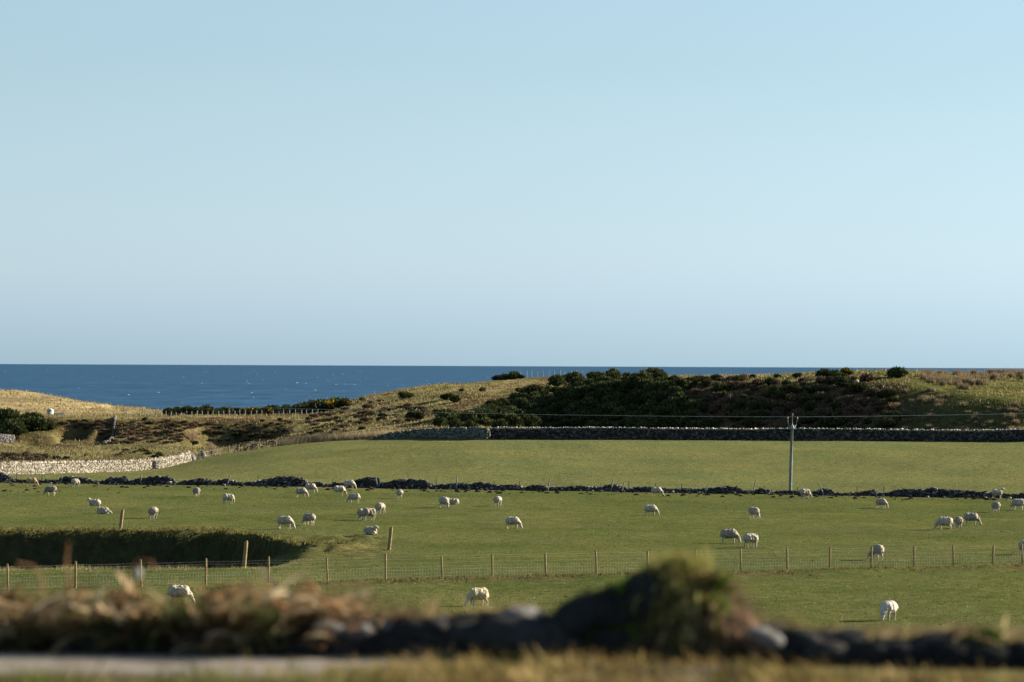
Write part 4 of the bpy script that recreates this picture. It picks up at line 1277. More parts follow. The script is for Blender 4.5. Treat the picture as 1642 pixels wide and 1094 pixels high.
def sheep_pose(pose, seed):
    """Body (head, legs, trunk: one skin) and fleece; the sheep looks along +X, feet at z = 0."""
    r = np.random.default_rng(seed)
    b = MB(); f = MB()
    lie = pose.startswith('lie')
    zb = 0.60 if not lie else 0.27
    # trunk under the wool
    ell(b, (0, 0, zb), (0.44, 0.17, 0.20))
    ell(f, (0.0, 0, zb), (0.50, 0.26, 0.285))
    ell(f, (-0.26, 0, zb + 0.005), (0.30, 0.265, 0.285))
    ell(f, (0.25, 0, zb - 0.005), (0.29, 0.25, 0.285))
    ell(f, (0, 0, zb - 0.07), (0.40, 0.22, 0.22))
    if pose == 'graze':
        nk = [(0.34, 0, 0.62), (0.52, 0, 0.47), (0.63, 0, 0.33)]; nr_ = [0.19, 0.145, 0.11]; hd = [(0.62, 0, 0.32), (0.70, 0, 0.20), (0.76, 0, 0.075)]
    elif pose == 'graze_side':
        nk = [(0.34, 0, 0.62), (0.51, 0.08, 0.47), (0.60, 0.19, 0.33)]; nr_ = [0.19, 0.145, 0.11]; hd = [(0.60, 0.19, 0.32), (0.66, 0.26, 0.20), (0.71, 0.31, 0.075)]
    elif pose == 'stand':
        nk = [(0.34, 0, 0.66), (0.50, 0, 0.80), (0.58, 0, 0.93)]; nr_ = [0.19, 0.135, 0.105]; hd = [(0.57, 0, 0.96), (0.70, 0, 0.92), (0.82, 0, 0.85)]
    elif pose == 'lie_up':
        nk = [(0.34, 0, 0.34), (0.46, 0, 0.46), (0.54, 0, 0.57)]; nr_ = [0.18, 0.135, 0.105]; hd = [(0.53, 0, 0.59), (0.66, 0, 0.56), (0.77, 0, 0.50)]
    else:
        nk = [(0.36, 0, 0.30), (0.52, 0, 0.25), (0.62, 0, 0.20)]; nr_ = [0.18, 0.135, 0.105]; hd = [(0.61, 0, 0.21), (0.72, 0, 0.15), (0.82, 0, 0.075)]
    capsule(f, nk, nr_)
    capsule(b, [nk[0], nk[1], hd[0]], [0.14, 0.10, 0.085])
    capsule(b, hd, [0.088, 0.075, 0.05])
    h0, h1 = np.array(hd[0]), np.array(hd[2]); ax = (h1 - h0) / np.linalg.norm(h1 - h0)
    sd = np.cross(ax, [0, 0, 1.0]) if abs(ax[2]) < 0.95 else np.array([0, 1.0, 0]); sd /= np.linalg.norm(sd)
    for s in (-1, 1):                                   # ears stand out sideways
        e0 = h0 + sd * s * 0.05 - ax * 0.01; e1 = h0 + sd * s * 0.175 - ax * 0.03 + np.array([0, 0, 0.015])
        capsule(b, [e0, (e0 + e1) / 2, e1], [0.028, 0.034, 0.016], 6)
    if not lie:
        st = r.uniform(-0.06, 0.06, 4)
        for k, (sx, sy) in enumerate(((1, 1), (1, -1))):
            x = 0.30; y = 0.125 * sy
            capsule(b, [(x, y, 0.48), (x + 0.02 + st[k] * 0.5, y, 0.27), (x + st[k], y, 0.10), (x + 0.03 + st[k], y, 0.03)], [0.075, 0.042, 0.034, 0.04], 8)
        for k, sy in enumerate((1, -1)):
            x = -0.33; y = 0.125 * sy; q = st[2 + k]
            capsule(b, [(x, y, 0.52), (x + 0.07 + q, y, 0.38), (x - 0.07 + q, y, 0.235), (x - 0.04 + q, y, 0.10), (x - 0.01 + q, y, 0.03)], [0.10, 0.072, 0.042, 0.034, 0.04], 8)
        capsule(f, [(-0.50, 0, 0.64), (-0.56, 0, 0.52), (-0.56, 0, 0.42)], [0.06, 0.05, 0.035], 8)   # tail
    else:
        for sy in (1, -1):
            capsule(b, [(0.30, 0.15 * sy, 0.14), (0.46, 0.17 * sy, 0.08), (0.34, 0.20 * sy, 0.045)], [0.07, 0.045, 0.04], 8)
            capsule(b, [(-0.26, 0.19 * sy, 0.16), (-0.06, 0.26 * sy, 0.08), (-0.22, 0.28 * sy, 0.045)], [0.10, 0.055, 0.04], 8)
        capsule(f, [(-0.50, 0, 0.30), (-0.56, 0, 0.18)], [0.06, 0.04], 8)
    return remeshed(b, 'sheep_body', MAT['sheep_skin'], 0.022), remeshed(f, 'sheep_fleece', MAT['fleece'], 0.03, 0.065, seed)

POSES = {}
for pz, nv in (('graze', 3), ('graze_side', 2), ('stand', 1), ('lie_up', 2), ('lie_low', 1)):
    POSES[pz] = [sheep_pose(pz, 500 + 10 * k + len(pz)) for k in range(nv)]

# u, v of the feet, heading in degrees (0 = to the right, 90 = away), pose, scale, label
SHEEP = [
    (52, 780, 15, 'graze', 1.0, 'tan fleeced sheep grazing to the right at the gap left in the dyke, far left'),
    (83, 795, 172, 'graze', 1.05, 'greyish sheep grazing to the left on the far left of the pasture'),
    (122, 781, 55, 'graze', 0.95, 'sheep close under the dyke heap at the left, seen from behind'),
    (152, 811, 165, 'lie_up', 1.0, 'sheep lying with raised head turned left, upper of the two resting at the left'),
    (165, 824, -8, 'lie_low', 1.0, 'sheep lying with head down to the right, lower of the two resting at the left'),
    (246, 832, 80, 'graze', 1.05, 'sheep seen from behind, right of the lone post on the hollow lip'),
    (316, 797, 105, 'graze', 1.0, 'sheep seen from behind near the dyke above the right part of the hollow'),
    (366, 808, 25, 'graze_side', 1.0, 'sheep turned right with head down, below the right leaning dyke post'),
    (484, 797.5, -5, 'graze', 1.0, 'sheep grazing right, lower left of the two under the round dyke heap'),
    (499, 790, -10, 'graze', 1.0, 'sheep grazing right, upper of the two under the round dyke heap'),
    (545, 794.5, 8, 'graze', 1.05, 'sheep stepping to the right, left of the one grazing left under the tallest dyke heap'),
    (561, 784.5, -8, 'graze', 1.05, 'sheep grazing right against the stones of the dyke beside the tallest heap'),
    (568, 807, 168, 'graze', 1.0, 'sheep grazing to the left, below the two near the tallest dyke heap'),
    (642, 799.5, 80, 'graze', 0.95, 'lone sheep seen from behind below the long dyke heap'),
    (578.5, 834, 100, 'graze', 1.0, 'left sheep of the touching pair in mid pasture, seen from behind'),
    (591.5, 835, 35, 'graze_side', 1.1, 'right sheep of the touching pair in mid pasture, turned right'),
    (609.5, 824.5, 60, 'graze', 1.05, 'sheep just above right of the touching pair, seen from behind'),
    (457, 848, -6, 'graze', 1.05, 'sheep grazing right just above the right end of the hollow'),
    (496, 842.5, 140, 'graze', 1.0, 'sheep grazing to the left, facing away, right of the one above the hollow'),
    (594, 857.5, -40, 'lie_up', 1.0, 'sheep lying with head up, left of the lone post right of the hollow'),
    (712, 814, -55, 'graze', 1.05, 'standing sheep in front of a lying one in mid pasture'),
    (727, 809, 185, 'lie_up', 0.95, 'sheep lying behind the standing one in mid pasture, head up'),
    (798, 812, 70, 'graze', 1.0, 'lone sheep seen from behind in mid pasture right of the resting one'),
    (822, 848, -5, 'graze', 1.0, 'sheep grazing right in the open middle of the pasture above the near fence'),
    (767, 972, 205, 'graze', 1.0, 'big cream sheep grazing left in front of the near fence'),
    (287, 969, 15, 'graze', 1.05, 'sheep half hidden behind brown foreground grass at the left, its back showing'),
    (1043, 827, -5, 'graze', 1.0, 'sheep grazing right alone in the pasture above the turf mound'),
    (1054, 796, -5, 'graze', 1.0, 'sheep grazing right tight against the low dyke above the turf mound'),
    (1209, 831, -50, 'graze', 1.0, 'sheep facing the camera, head down, in the pasture left below the power pole'),
    (1169, 871.5, 0, 'graze', 1.1, 'sheep grazing right, left one of two just beyond the near fence'),
    (1204, 878, 35, 'graze_side', 1.05, 'sheep turned away right, right one of two just beyond the near fence'),
    (1292, 799.5, 25, 'graze', 1.05, 'pale sheep close to the dyke just right of the power pole'),
    (1413, 815, -35, 'graze', 0.95, 'lone sheep in the upper right of the pasture below the long dark heap'),
    (1597, 821.5, 95, 'graze', 1.0, 'sheep seen from behind, left of the one cut near the right picture edge'),
    (1633, 818, 172, 'graze', 1.1, 'sheep grazing to the left at the right picture edge below the dyke'),
    (1515, 850, 170, 'graze', 1.1, 'sheep grazing to the left, leftmost of the three in a row at right'),
    (1537, 848, 85, 'graze', 1.0, 'sheep seen from behind, middle of the three in a row at right'),
    (1557, 842.5, -8, 'graze', 1.1, 'sheep grazing right, rightmost of the three in a row at right'),
    (1600, 797.5, 10, 'stand', 1.0, 'sheep standing with raised head at the dyke near the right picture edge'),
    (1407, 898, 105, 'graze_side', 1.05, 'sheep seen from behind right beside a post of the near fence'),
    (1425, 995, 245, 'graze', 1.02, 'big white sheep grazing toward the camera in the right foreground pasture'),
    (1643, 889, 100, 'graze', 1.0, 'sheep cut by the right picture edge behind the near fence'),
    (1374, 618, 80, 'graze', 1.0, 'solitary pale sheep high on the dark hill face'),
]
COATS = {0: mottled('tan_fleece', (0.22, 0.15, 0.085), (0.36, 0.26, 0.16), 3.5, bstr=0.9, bdist=0.03),
         1: mottled('grey_fleece', (0.13, 0.115, 0.095), (0.26, 0.235, 0.20), 3.5, bstr=0.9, bdist=0.03),
         24: mottled('cream_fleece', (0.36, 0.29, 0.18), (0.48, 0.40, 0.27), 3.5, bstr=0.9, bdist=0.03),
         40: mottled('white_fleece', (0.34, 0.31, 0.25), (0.52, 0.48, 0.41), 3.5, bstr=0.9, bdist=0.03)}
for k_ in (5, 6, 15, 18, 29, 33, 36, 37, 39):
    COATS[k_] = mottled('dirty_fleece', (0.15, 0.125, 0.095), (0.37, 0.325, 0.26), 2.6 + 0.2 * k_ / 10, bstr=0.9, bdist=0.03)
r = np.random.default_rng(600)
for k, (u_, v_, hd, pz, s, lab) in enumerate(SHEEP):
    p = G(u_, v_, 500 if v_ < 700 else 130)
    if v_ < 799.9 and v_ > 700:
        p = onY(u_, min(p[1], float(YD(u_)) - 1.6))
    body, fl = POSES[pz][k % len(POSES[pz])]
    o = obj('sheep', body, None, p - np.array([0, 0, 0.015]))
    o.rotation_euler.z = math.radians(hd + r.uniform(-6, 6))
    o.scale = (s * 0.84, s * r.uniform(1.02, 1.14), s * 0.92)
    tag(o, lab, 'sheep', 'sheep grazing in the pastures')
    fo = obj('fleece', fl, o)
    coat = COATS.get(k)
    if coat is not None:
        fo.material_slots[0].link = 'OBJECT'
        fo.material_slots[0].material = coat

# ------------------------------------------------------------------ foreground: tumbled, overgrown wall (out of focus)
ZG = CAMZ - 1.6
YW = lambda u: 21.55 - 0.9 * u / 1642.0
def fgp(u, dy=0.0):
    Y = YW(u) + dy
    return np.array([(u - 821) / F * Y, Y, ZG])
def hpx(v_top, u):
    """Height in metres above the verge for a point at the wall seen at picture row v_top."""
    Y = YW(u)
    return 1.6 - (v_top - vh(u)) * Y / F

fw = empty('field_wall', fgp(400))
tag(fw, 'low tumbled stone wall in the blurred foreground, overgrown with dead grass', 'stone wall')
fw_inv = Matrix.Translation(-fw.location)
stone_meshes = []
for k in range(8):
    rr = np.random.default_rng(700 + k)
    V, Fc = ICO2
    V = V * (1 + 0.35 * fbm(V[:, 0] * 1.1 + k * 3, V[:, 1] * 1.1 + V[:, 2] * 1.3, 700 + k, 2)[:, None])
    V = np.sign(V) * np.abs(V) ** 0.8
    cc = np.tile(np.array([[(0.028, 0.028, 0.027), (0.042, 0.040, 0.038), (0.022, 0.022, 0.021), (0.15, 0.147, 0.14)][k % 4]]), (len(V), 1))
    stone_meshes.append(make_mesh('fieldstone', V, Fc, MAT['stone_dark'], cc))
TOPV = [(-260, 1000), (0, 1000), (250, 1000), (420, 1002), (520, 998), (600, 996), (690, 1000), (760, 990), (800, 985), (840, 982), (885, 995), (940, 1005), (1240, 1010), (1290, 1015), (1340, 1022), (1400, 1030), (1470, 1030), (1520, 1022), (1580, 1035), (1642, 1045), (1900, 1050)]
tu = [a for a, b in TOPV]; tv = [b for a, b in TOPV]
r = np.random.default_rng(710)
for u_ in np.arange(-240, 1900, 26.0):
    if 905 < u_ < 1215: 
        continue
    top = hpx(np.interp(u_, tu, tv), u_)
    for row in range(3):
        size = r.uniform(0.075, 0.135)
        z = {0: 0.04, 1: top * 0.55, 2: top - size * 0.55}[row]
        p = fgp(u_ + r.uniform(-9, 9), {0: -0.10, 1: -0.03, 2: 0.03}[row] + r.uniform(-0.04, 0.04))
        o = obj('stone', stone_meshes[r.choice([0, 1, 2, 3, 4, 5, 6]) if row == 2 else r.choice([0, 1, 2, 4, 5, 6])], fw)  # pale stones only in the top row: sunlit tops put into the colour
        o.matrix_parent_inverse = fw_inv
        o.location = p + np.array([0, 0, max(z, 0.03)])
        o.scale = (size * r.uniform(1.0, 1.5), size * 1.3, size * r.uniform(0.6, 0.85))
        o.rotation_euler = (r.uniform(-.3, .3), r.uniform(-.3, .3), r.uniform(0, 6.28))
for (u_, v_, s) in ((842, 1018, 0.20), (790, 1018, 0.13), (1175, 1022, 0.085), (1205, 1018, 0.11), (1100, 1035, 0.09), (575, 1012, 0.085), (530, 1006, 0.08), (705, 1002, 0.08), (1225, 1032, 0.13), (920, 1028, .07)):
    p = fgp(u_, -0.16); o = obj('stone', stone_meshes[3 if u_ > 1000 or u_ < 700 else 1], fw); o.matrix_parent_inverse = fw_inv
    o.location = p + np.array([0, 0, hpx(v_, u_)]); o.scale = (s * 1.25, s * 0.9, s * 0.55); o.rotation_euler = (0.1, r.uniform(-.3, .3), r.uniform(0, 6))
# dark earth core of the wall
cu = np.arange(-260, 1910, 20.0); V = []; Fq = []
for i, u_ in enumerate(cu):
    t = max(hpx(np.interp(u_, tu, tv), u_) - 0.03, 0.05) * (0.9 + 0.15 * math.sin(u_ * 0.05))
    for dy, zz in ((-0.14, -0.05), (-0.05, t * 0.8), (0.10, t), (0.3, t * 0.6), (0.5, -0.1)):
        V.append(fgp(u_, dy) + np.array([0, 0, zz]))
for i in range(len(cu) - 1):
    for j in range(4):
        a = i * 5 + j; Fq.append((a, a + 5, a + 6, a + 1))
o = obj('earth_core', make_mesh('earth_core', V, Fq, MAT['soil']), fw); o.matrix_parent_inverse = fw_inv

# turf mound on the wall
MP = [(872, 1050), (885, 995), (905, 968), (940, 956), (990, 945), (1030, 930), (1055, 912), (1082, 900), (1108, 904), (1140, 922), (1165, 946), (1190, 974), (1215, 996), (1240, 1012), (1265, 1050)]
mu = [a for a, b in MP]; mv = [b for a, b in MP]
mcen = fgp(1070, -0.02)
mound = empty('turf_mound', mcen)
tag(mound, 'blurred mossy turf mound rising from the foreground wall', 'mound')
V = []; nu, na = 56, 17
for i in range(nu):
    u_ = 872 + (1265 - 872) * i / (nu - 1)
    h = max(hpx(np.interp(u_, mu, mv), u_), 0.02)
    for j in range(na):
        a = math.pi * j / (na - 1)
        p = fgp(u_, -0.02) + np.array([0, -math.cos(a) * 0.30 * min(1, h / 0.25 + 0.2), h * math.sin(a) ** 0.7 - 0.03])
        nz = fbm(p[0] * 6, p[1] * 6 + p[2] * 6, 77, 3)
        V.append(p - mcen + np.array([0, 0.10 * nz * math.cos(a), 0.09 * nz]))
Fq = [(i * na + j, i * na + j + 1, (i + 1) * na + j + 1, (i + 1) * na + j) for i in range(nu - 1) for j in range(na - 1)]
obj('turf_body', make_mesh('turf_body', V, Fq, MAT['soil'], None, True), mound)
Vn = np.array(V)
for (u_, v_, sx, sz, ry) in ((930, 985, 0.155, 0.10, -0.5), (985, 978, 0.17, 0.14, -0.35), (1035, 955, 0.15, 0.15, -0.6), (1000, 1020, 0.22, 0.11, 0.1), (905, 1020, 0.12, 0.10, 0.2)):
    o = obj('rock', stone_meshes[(int(u_) // 5) % 3], mound, fgp(u_, -0.16) - mcen + np.array([0, 0, hpx(v_, u_)]))
    o.scale = (sx, 0.16, sz); o.rotation_euler = (0.2, ry, 0.3)
def mound_blades(n, ur, pal, hh, ww, seed, lean, name, zmin=0.12):
    rr = np.random.default_rng(seed)
    uu_ = mcen[0] + Vn[:, 0]; up = 821 + F * uu_ / mcen[1]
    ok = np.nonzero((up > ur[0]) & (up < ur[1]) & (Vn[:, 2] > zmin))[0]
    P = Vn[rr.choice(ok, n)] + rr.normal(0, 0.012, (n, 3))
    V_, Fc_, Cc_ = blades(P, rr.uniform(*hh, n), rr.uniform(*ww, n), pick(pal, n, rr), lean, 3, seed)
    o = obj(name, make_mesh(name, V_, Fc_, MAT['blade'], Cc_), mound); o['kind'] = 'stuff'
MOSS = [(0.10, 0.14, 0.020), (0.17, 0.18, 0.04), (0.26, 0.23, 0.08), (0.055, 0.085, 0.015)]
DRY = [(0.40, 0.30, 0.17), (0.30, 0.20, 0.11), (0.22, 0.13, 0.07), (0.46, 0.38, 0.22)]
mound_blades(1500, (1030, 1150), [(0.17, 0.16, 0.045), (0.24, 0.21, 0.075), (0.11, 0.125, 0.022)], (0.03, 0.09), (0.008, 0.02), 801, 0.9, 'turf_grass')
mound_blades(500, (975, 1040), [(0.06, 0.10, 0.014), (0.08, 0.13, 0.02)], (0.02, 0.05), (0.012, 0.025), 802, 0.8, 'moss', 0.16)
mound_blades(350, (1135, 1175), [(0.09, 0.16, 0.02), (0.12, 0.20, 0.03)], (0.03, 0.07), (0.012, 0.025), 806, 0.8, 'moss', 0.25)
mound_blades(1500, (1120, 1240), [(0.20, 0.13, 0.085), (0.27, 0.19, 0.12), (0.13, 0.08, 0.055)], (0.03, 0.10), (0.006, 0.014), 803, 1.0, 'heather', 0.05)
mound_blades(350, (1040, 1110), [(0.34, 0.29, 0.14), (0.40, 0.33, 0.17)], (0.06, 0.16), (0.008, 0.016), 804, 1.2, 'dry_grass', 0.1)
mound_blades(900, (885, 990), [(0.03, 0.04, 0.012), (0.05, 0.06, 0.02)], (0.02, 0.05), (0.01, 0.02), 805, 0.8, 'turf_edge', 0.05)

# grasses of the foreground
def bundles(name, roots, az, pal, L, w, nb, e0, droop, seed, parent=None, label=None, spread=0.05, weights=None):
    """Tufts of long bent blades; each tuft keeps one direction and one colour."""
    rr = np.random.default_rng(seed)
    n = len(roots); N = n * nb; segs = 5
    k = np.repeat(np.arange(n), nb)
    P = np.asarray(roots)[k] + rr.normal(0, spread, (N, 3)) * np.array([1, 1, 0.35])
    a = np.asarray(az)[k] + rr.normal(0, 0.35, N)
    Lk = (rr.uniform(*L, n))[k] * rr.uniform(0.6, 1.1, N)
    ek = (rr.uniform(*e0, n))[k] + rr.normal(0, 0.22, N)
    dk = (rr.uniform(*droop, n))[k] * rr.uniform(0.7, 1.3, N)
    ww = rr.uniform(*w, N)
    fwd = np.stack([np.cos(a), np.sin(a), 0 * a], 1); sd = np.stack([-np.sin(a), np.cos(a), 0 * a], 1) + rr.normal(0, 0.4, (N, 3))
    pos = P.copy(); rows = []
    for s_ in range(segs + 1):
        t = s_ / segs
        if s_ < segs:
            h_ = (ww * (1 - 0.8 * t) * 0.5)[:, None]
            rows += [pos - sd * h_, pos + sd * h_]
        else:
            rows.append(pos.copy())
        e = ek - dk * t
        pos = pos + (fwd * np.cos(e)[:, None] + np.array([0, 0, 1.0]) * np.sin(e)[:, None]) * (Lk / segs)[:, None]
    V_ = np.stack(rows, 1)
    f = []
    for s_ in range(segs - 1):
        q = 2 * s_; f += [(q, q + 1, q + 3), (q, q + 3, q + 2)]
    q = 2 * (segs - 1); f.append((q, q + 1, q + 2)); f = np.array(f); m = V_.shape[1]
    Fc_ = (f[None] + (np.arange(N) * m)[:, None, None]).reshape(-1, 3)
    cc = pick(pal, n, rr, weights)[k] * rr.uniform(0.8, 1.2, (N, 1))
    o = obj(name, make_mesh(name, V_.reshape(-1, 3), Fc_, MAT['blade'], np.repeat(cc, m, 0)), parent)
    o['kind'] = 'stuff'
    if label: o['label'] = label
    return o
def fg_roots(n, ur, vr, dyr, rr):
    u_ = rr.uniform(*ur, n); v_ = rr.uniform(*vr, n)
    v_ = np.where((u_ > 215) & (u_ < 325), np.maximum(v_, 992), v_)      # the grass dips before the half-hidden sheep
    return np.array([fgp(a, d) + np.array([0, 0, max(hpx(v, a), 0.0)]) for a, v, d in zip(u_, v_, rr.uniform(*dyr, n))])
def fg_grass(name, label, n, ur, dyr, zr, pal, hh, ww, seed, lean, weights=None, dens=None):
    rr = np.random.default_rng(seed)
    u_ = rr.uniform(ur[0], ur[1], n)
    if dens is not None:
        u_ = u_[rr.uniform(0, 1, n) < np.interp(u_, *dens)]
    m = len(u_)
    P = np.array([fgp(a, b) for a, b in zip(u_, rr.uniform(*dyr, m))])
    P[:, 2] += rr.uniform(*zr, m)
    clump = 0.6 + 0.9 * (fbm(P[:, 0] * 5, P[:, 1] * 5, seed, 2) + 0.5)
    V_, Fc_, Cc_ = blades(P, rr.uniform(*hh, m) * clump, rr.uniform(*ww, m), pick(pal, m, rr, weights), lean, 4, seed, 0.8)
    return tag(obj(name, make_mesh(name, V_, Fc_, MAT['blade'], Cc_)), label, None, None, 'stuff')
rr = np.random.default_rng(950)
TANB = [(0.36, 0.245, 0.13), (0.44, 0.33, 0.19), (0.26, 0.145, 0.07), (0.13, 0.07, 0.038), (0.50, 0.40, 0.25)]
n = 120
bundles('dead_grass', fg_roots(n, (-240, 600), (960, 1030), (-0.14, 0.2), rr), rr.choice([0.25, 0.5, 2.7, -0.4], n, p=[.4, .3, .2, .1]), [(0.10, 0.055, 0.028), (0.14, 0.08, 0.042), (0.07, 0.04, 0.022), (0.20, 0.135, 0.07)], (0.12, 0.26), (0.006, 0.013), 26, (0.5, 1.2), (0.6, 1.9), 951,
        label='blurred dark brown dead grass on the left of the foreground wall')
n = 300
bundles('dead_leaves', fg_roots(n, (-240, 570), (948, 1040), (-0.38, 0.12), rr), rr.choice([0.2, 0.45, 0.7, 2.6], n, p=[.35, .3, .15, .2]), TANB, (0.16, 0.36), (0.026, 0.055), 2, (0.0, 0.95), (0.2, 1.4), 970,
        label='blurred broad tan dead blades on the left of the foreground wall', spread=0.03, weights=[.28, .24, .2, .12, .16])
n = 34
bundles('dead_leaves', fg_roots(n, (560, 890), (990, 1020), (-0.15, 0.12), rr), rr.choice([0.2, 0.6, 2.5], n), [(0.20, 0.12, 0.065), (0.27, 0.20, 0.11), (0.13, 0.075, 0.045)], (0.10, 0.22), (0.024, 0.045), 3, (0.1, 1.0), (0.2, 1.3), 971,
        label='blurred broad reddish dead blades on the middle of the foreground wall', spread=0.03)
n = 44
bundles('dead_leaves', fg_roots(n, (1220, 1760), (1012, 1045), (-0.15, 0.12), rr), rr.choice([0.15, 0.35, 0.5, 2.6], n), [(0.26, 0.20, 0.10), (0.18, 0.11, 0.06), (0.33, 0.26, 0.14), (0.11, 0.075, 0.04)], (0.10, 0.20), (0.018, 0.034), 3, (0.15, 0.7), (0.1, 0.9), 972,
        label='blurred broad straw blades on the right end of the foreground wall', spread=0.03)
n = 80
bundles('dead_grass', fg_roots(n, (-240, 450), (985, 1040), (-0.30, -0.12), rr), rr.uniform(-2.6, -0.5, n), [(0.16, 0.12, 0.055), (0.08, 0.085, 0.028), (0.22, 0.17, 0.085), (0.055, 0.068, 0.022)], (0.10, 0.22), (0.006, 0.014), 30, (0.4, 1.3), (1.0, 2.4), 952,
        label='blurred dull stems hanging down the face of the foreground wall')
n = 22
bundles('dead_grass', fg_roots(n, (470, 880), (985, 1010), (-0.05, 0.2), rr), rr.choice([0.3, 2.6, 1.0], n), [(0.17, 0.095, 0.055), (0.25, 0.18, 0.10), (0.10, 0.06, 0.04)], (0.08, 0.18), (0.005, 0.010), 26, (0.6, 1.3), (0.3, 1.5), 953,
        label='blurred reddish grass tufts on the middle of the foreground wall')
n = 30
bundles('dead_grass', fg_roots(n, (1215, 1800), (1010, 1040), (-0.05, 0.2), rr), rr.choice([0.35, 0.2, 0.6, 2.6], n), [(0.17, 0.10, 0.055), (0.27, 0.21, 0.105), (0.22, 0.185, 0.075), (0.10, 0.07, 0.04)], (0.09, 0.22), (0.005, 0.010), 26, (0.35, 0.9), (0.2, 1.1), 954,
        label='blurred straw grass tufts on the right end of the foreground wall')
def verge_roots(n, ur, yr):
    u_ = rr.uniform(*ur, n); Y_ = rr.uniform(*yr, n)
    return np.array([((a - 821) / F * y, y, ZG) for a, y in zip(u_, Y_)])
R = np.concatenate([verge_roots(190, (640, 1280), (18.4, 20.3)), verge_roots(60, (520, 760), (18.4, 19.6)), verge_roots(120, (1230, 1900), (18.3, 19.45))])
n = len(R)
bundles('verge_grass', R, rr.uniform(0, 6.28, n), [(0.19, 0.135, 0.05), (0.25, 0.185, 0.075), (0.12, 0.10, 0.032), (0.30, 0.22, 0.10), (0.08, 0.055, 0.025), (0.10, 0.10, 0.03)], (0.08, 0.17), (0.006, 0.013), 34, (0.4, 1.3), (0.4, 1.8), 955,
        label='blurred straw yellow grass along the bottom edge in front of the wall', spread=0.07)
n = 80
bundles('verge_grass', verge_roots(n, (-240, 640), (18.3, 19.15)), rr.uniform(0, 6.28, n), [(0.10, 0.105, 0.03), (0.15, 0.13, 0.05), (0.07, 0.085, 0.022), (0.21, 0.17, 0.08)], (0.09, 0.19), (0.005, 0.011), 34, (0.8, 1.45), (0.2, 1.5), 956,
        label='blurred olive grass in the bottom left corner below the path', spread=0.07)
fg_grass('leafy_weeds', 'blurred green leaves among the dead grass on the foreground wall', 300, (-200, 420), (-0.2, -0.05), (0.05, 0.16), [(0.045, 0.065, 0.014), (0.065, 0.09, 0.02)], (0.05, 0.10), (0.02, 0.04), 907, 1.0)
fg_grass('leafy_weeds', 'blurred bright green leaves on the right end of the foreground wall', 110, (1545, 1600), (-0.1, 0.05), (0.06, 0.14), [(0.035, 0.075, 0.012), (0.055, 0.09, 0.015)], (0.05, 0.1), (0.02, 0.04), 908, 1.0)
# strands hanging over the mound
def mound_roots(n, ur, vo, dy=(-0.2, 0.05)):
    u_ = rr.uniform(*ur, n)
    return np.array([fgp(a, rr.uniform(*dy)) - mcen + np.array([0, 0, hpx(np.interp(a, mu, mv) + rr.uniform(*vo), a)]) for a in u_])
bundles('grass_strands', mound_roots(26, (1062, 1118), (-6, 70)), rr.uniform(-2.2, -0.8, 26), [(0.28, 0.26, 0.075), (0.36, 0.32, 0.11), (0.21, 0.215, 0.04)], (0.10, 0.26), (0.02, 0.04), 4, (0.0, 1.0), (1.4, 2.4), 973, mound, spread=0.03)
bundles('grass_strands', mound_roots(16, (1125, 1235), (0, 50)), rr.uniform(-1.6, 0.4, 16), [(0.13, 0.085, 0.055), (0.18, 0.13, 0.085), (0.07, 0.045, 0.032)], (0.08, 0.22), (0.02, 0.04), 4, (0.0, 1.0), (1.0, 2.2), 974, mound, spread=0.03)
bundles('moss', mound_roots(14, (990, 1050), (0, 40), (-0.36, -0.12)), rr.uniform(0, 6.28, 14), [(0.08, 0.14, 0.02), (0.11, 0.17, 0.025), (0.05, 0.08, 0.014)], (0.05, 0.12), (0.03, 0.05), 6, (0.3, 1.2), (0.6, 1.8), 975, mound, spread=0.03)
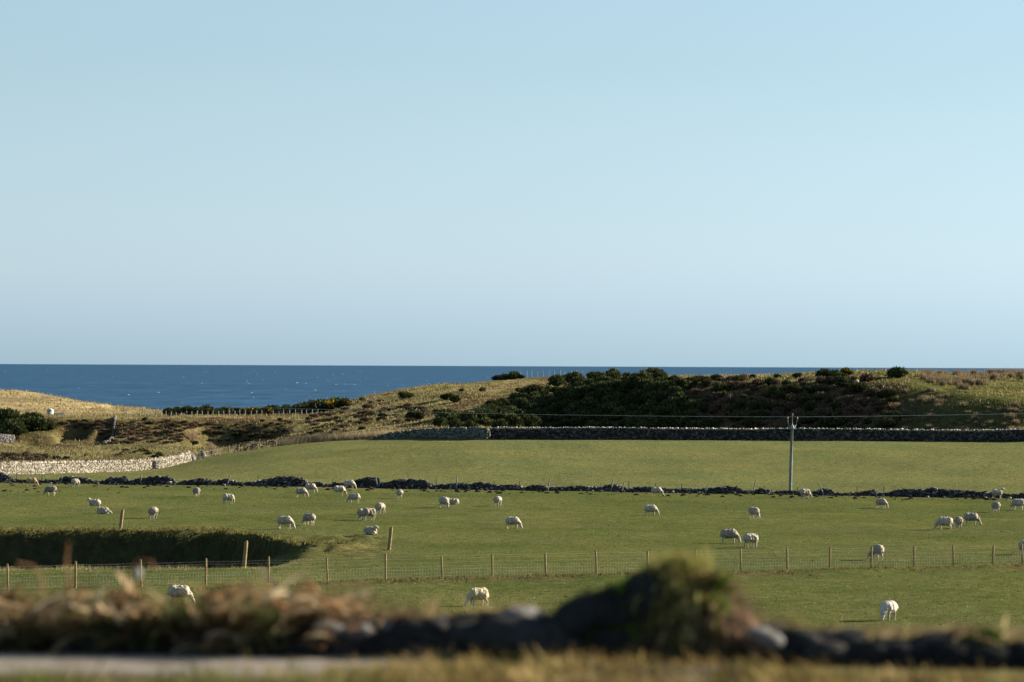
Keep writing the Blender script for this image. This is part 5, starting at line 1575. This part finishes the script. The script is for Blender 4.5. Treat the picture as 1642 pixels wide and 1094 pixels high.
bundles('moss', mound_roots(8, (1140, 1172), (-12, 10)), rr.uniform(0, 6.28, 8), [(0.08, 0.14, 0.02), (0.11, 0.17, 0.025)], (0.04, 0.09), (0.03, 0.05), 6, (0.3, 1.2), (0.6, 1.8), 976, mound, spread=0.03)
bundles('grass_strands', mound_roots(16, (1040, 1125), (0, 60)), rr.uniform(-2.4, -0.6, 16), [(0.22, 0.20, 0.065), (0.28, 0.24, 0.09), (0.16, 0.16, 0.035)], (0.10, 0.26), (0.006, 0.012), 40, (0.2, 1.2), (1.2, 2.6), 961, mound)
bundles('grass_strands', mound_roots(12, (1120, 1235), (0, 40)), rr.uniform(-1.6, 0.4, 12), [(0.15, 0.095, 0.06), (0.20, 0.14, 0.085), (0.09, 0.055, 0.04)], (0.08, 0.2), (0.005, 0.010), 36, (0.2, 1.2), (1.0, 2.4), 962, mound)
bundles('grass_strands', mound_roots(9, (1030, 1130), (0, 14)), rr.uniform(0, 6.28, 9), [(0.21, 0.22, 0.05), (0.28, 0.27, 0.08)], (0.05, 0.11), (0.006, 0.012), 40, (0.8, 1.5), (0.5, 1.6), 963, mound)
# a few tall curved stems standing above the wall
for k, (u_, tops, lab) in enumerate(((200, [(200, 960), (205, 925), (222, 897), (245, 900), (252, 915)], 'tall bent dead stem arching over beside a fence post'),
                                     (112, [(114, 980), (112, 935), (108, 900), (112, 868)], 'tall thin dead stem rising over the dark hollow'),
                                     (62, [(66, 985), (70, 930), (55, 908), (30, 903)], 'tall bent dead stem curving left at the picture edge'),
                                     (222, [(212, 985), (218, 955), (222, 938), (223, 920)], 'dead flower stalk with grey seed head before a fence post'))):
    pts = [fgp(u_, 0.0) + np.array([0, 0, 0.05])] + [fgp(a, 0.0) + np.array([0, 0, hpx(b, a)]) for a, b in tops]
    mb = MB(); mb.tube(pts, np.linspace(0.009, 0.006, len(pts)), 5, colr=(0.30, 0.18, 0.10))
    st = mb.build('dead_stem', MAT['blade'])
    tag(st, lab, 'stem', 'tall dead stems on the foreground wall')
    if k == 3:
        mb = MB(); V, Fc = ICO2; mb.add(V * np.array([0.02, 0.02, 0.035]) + pts[-1], Fc, (0.34, 0.33, 0.31)); mb.build('seed_head', MAT['stone_dark'], st)
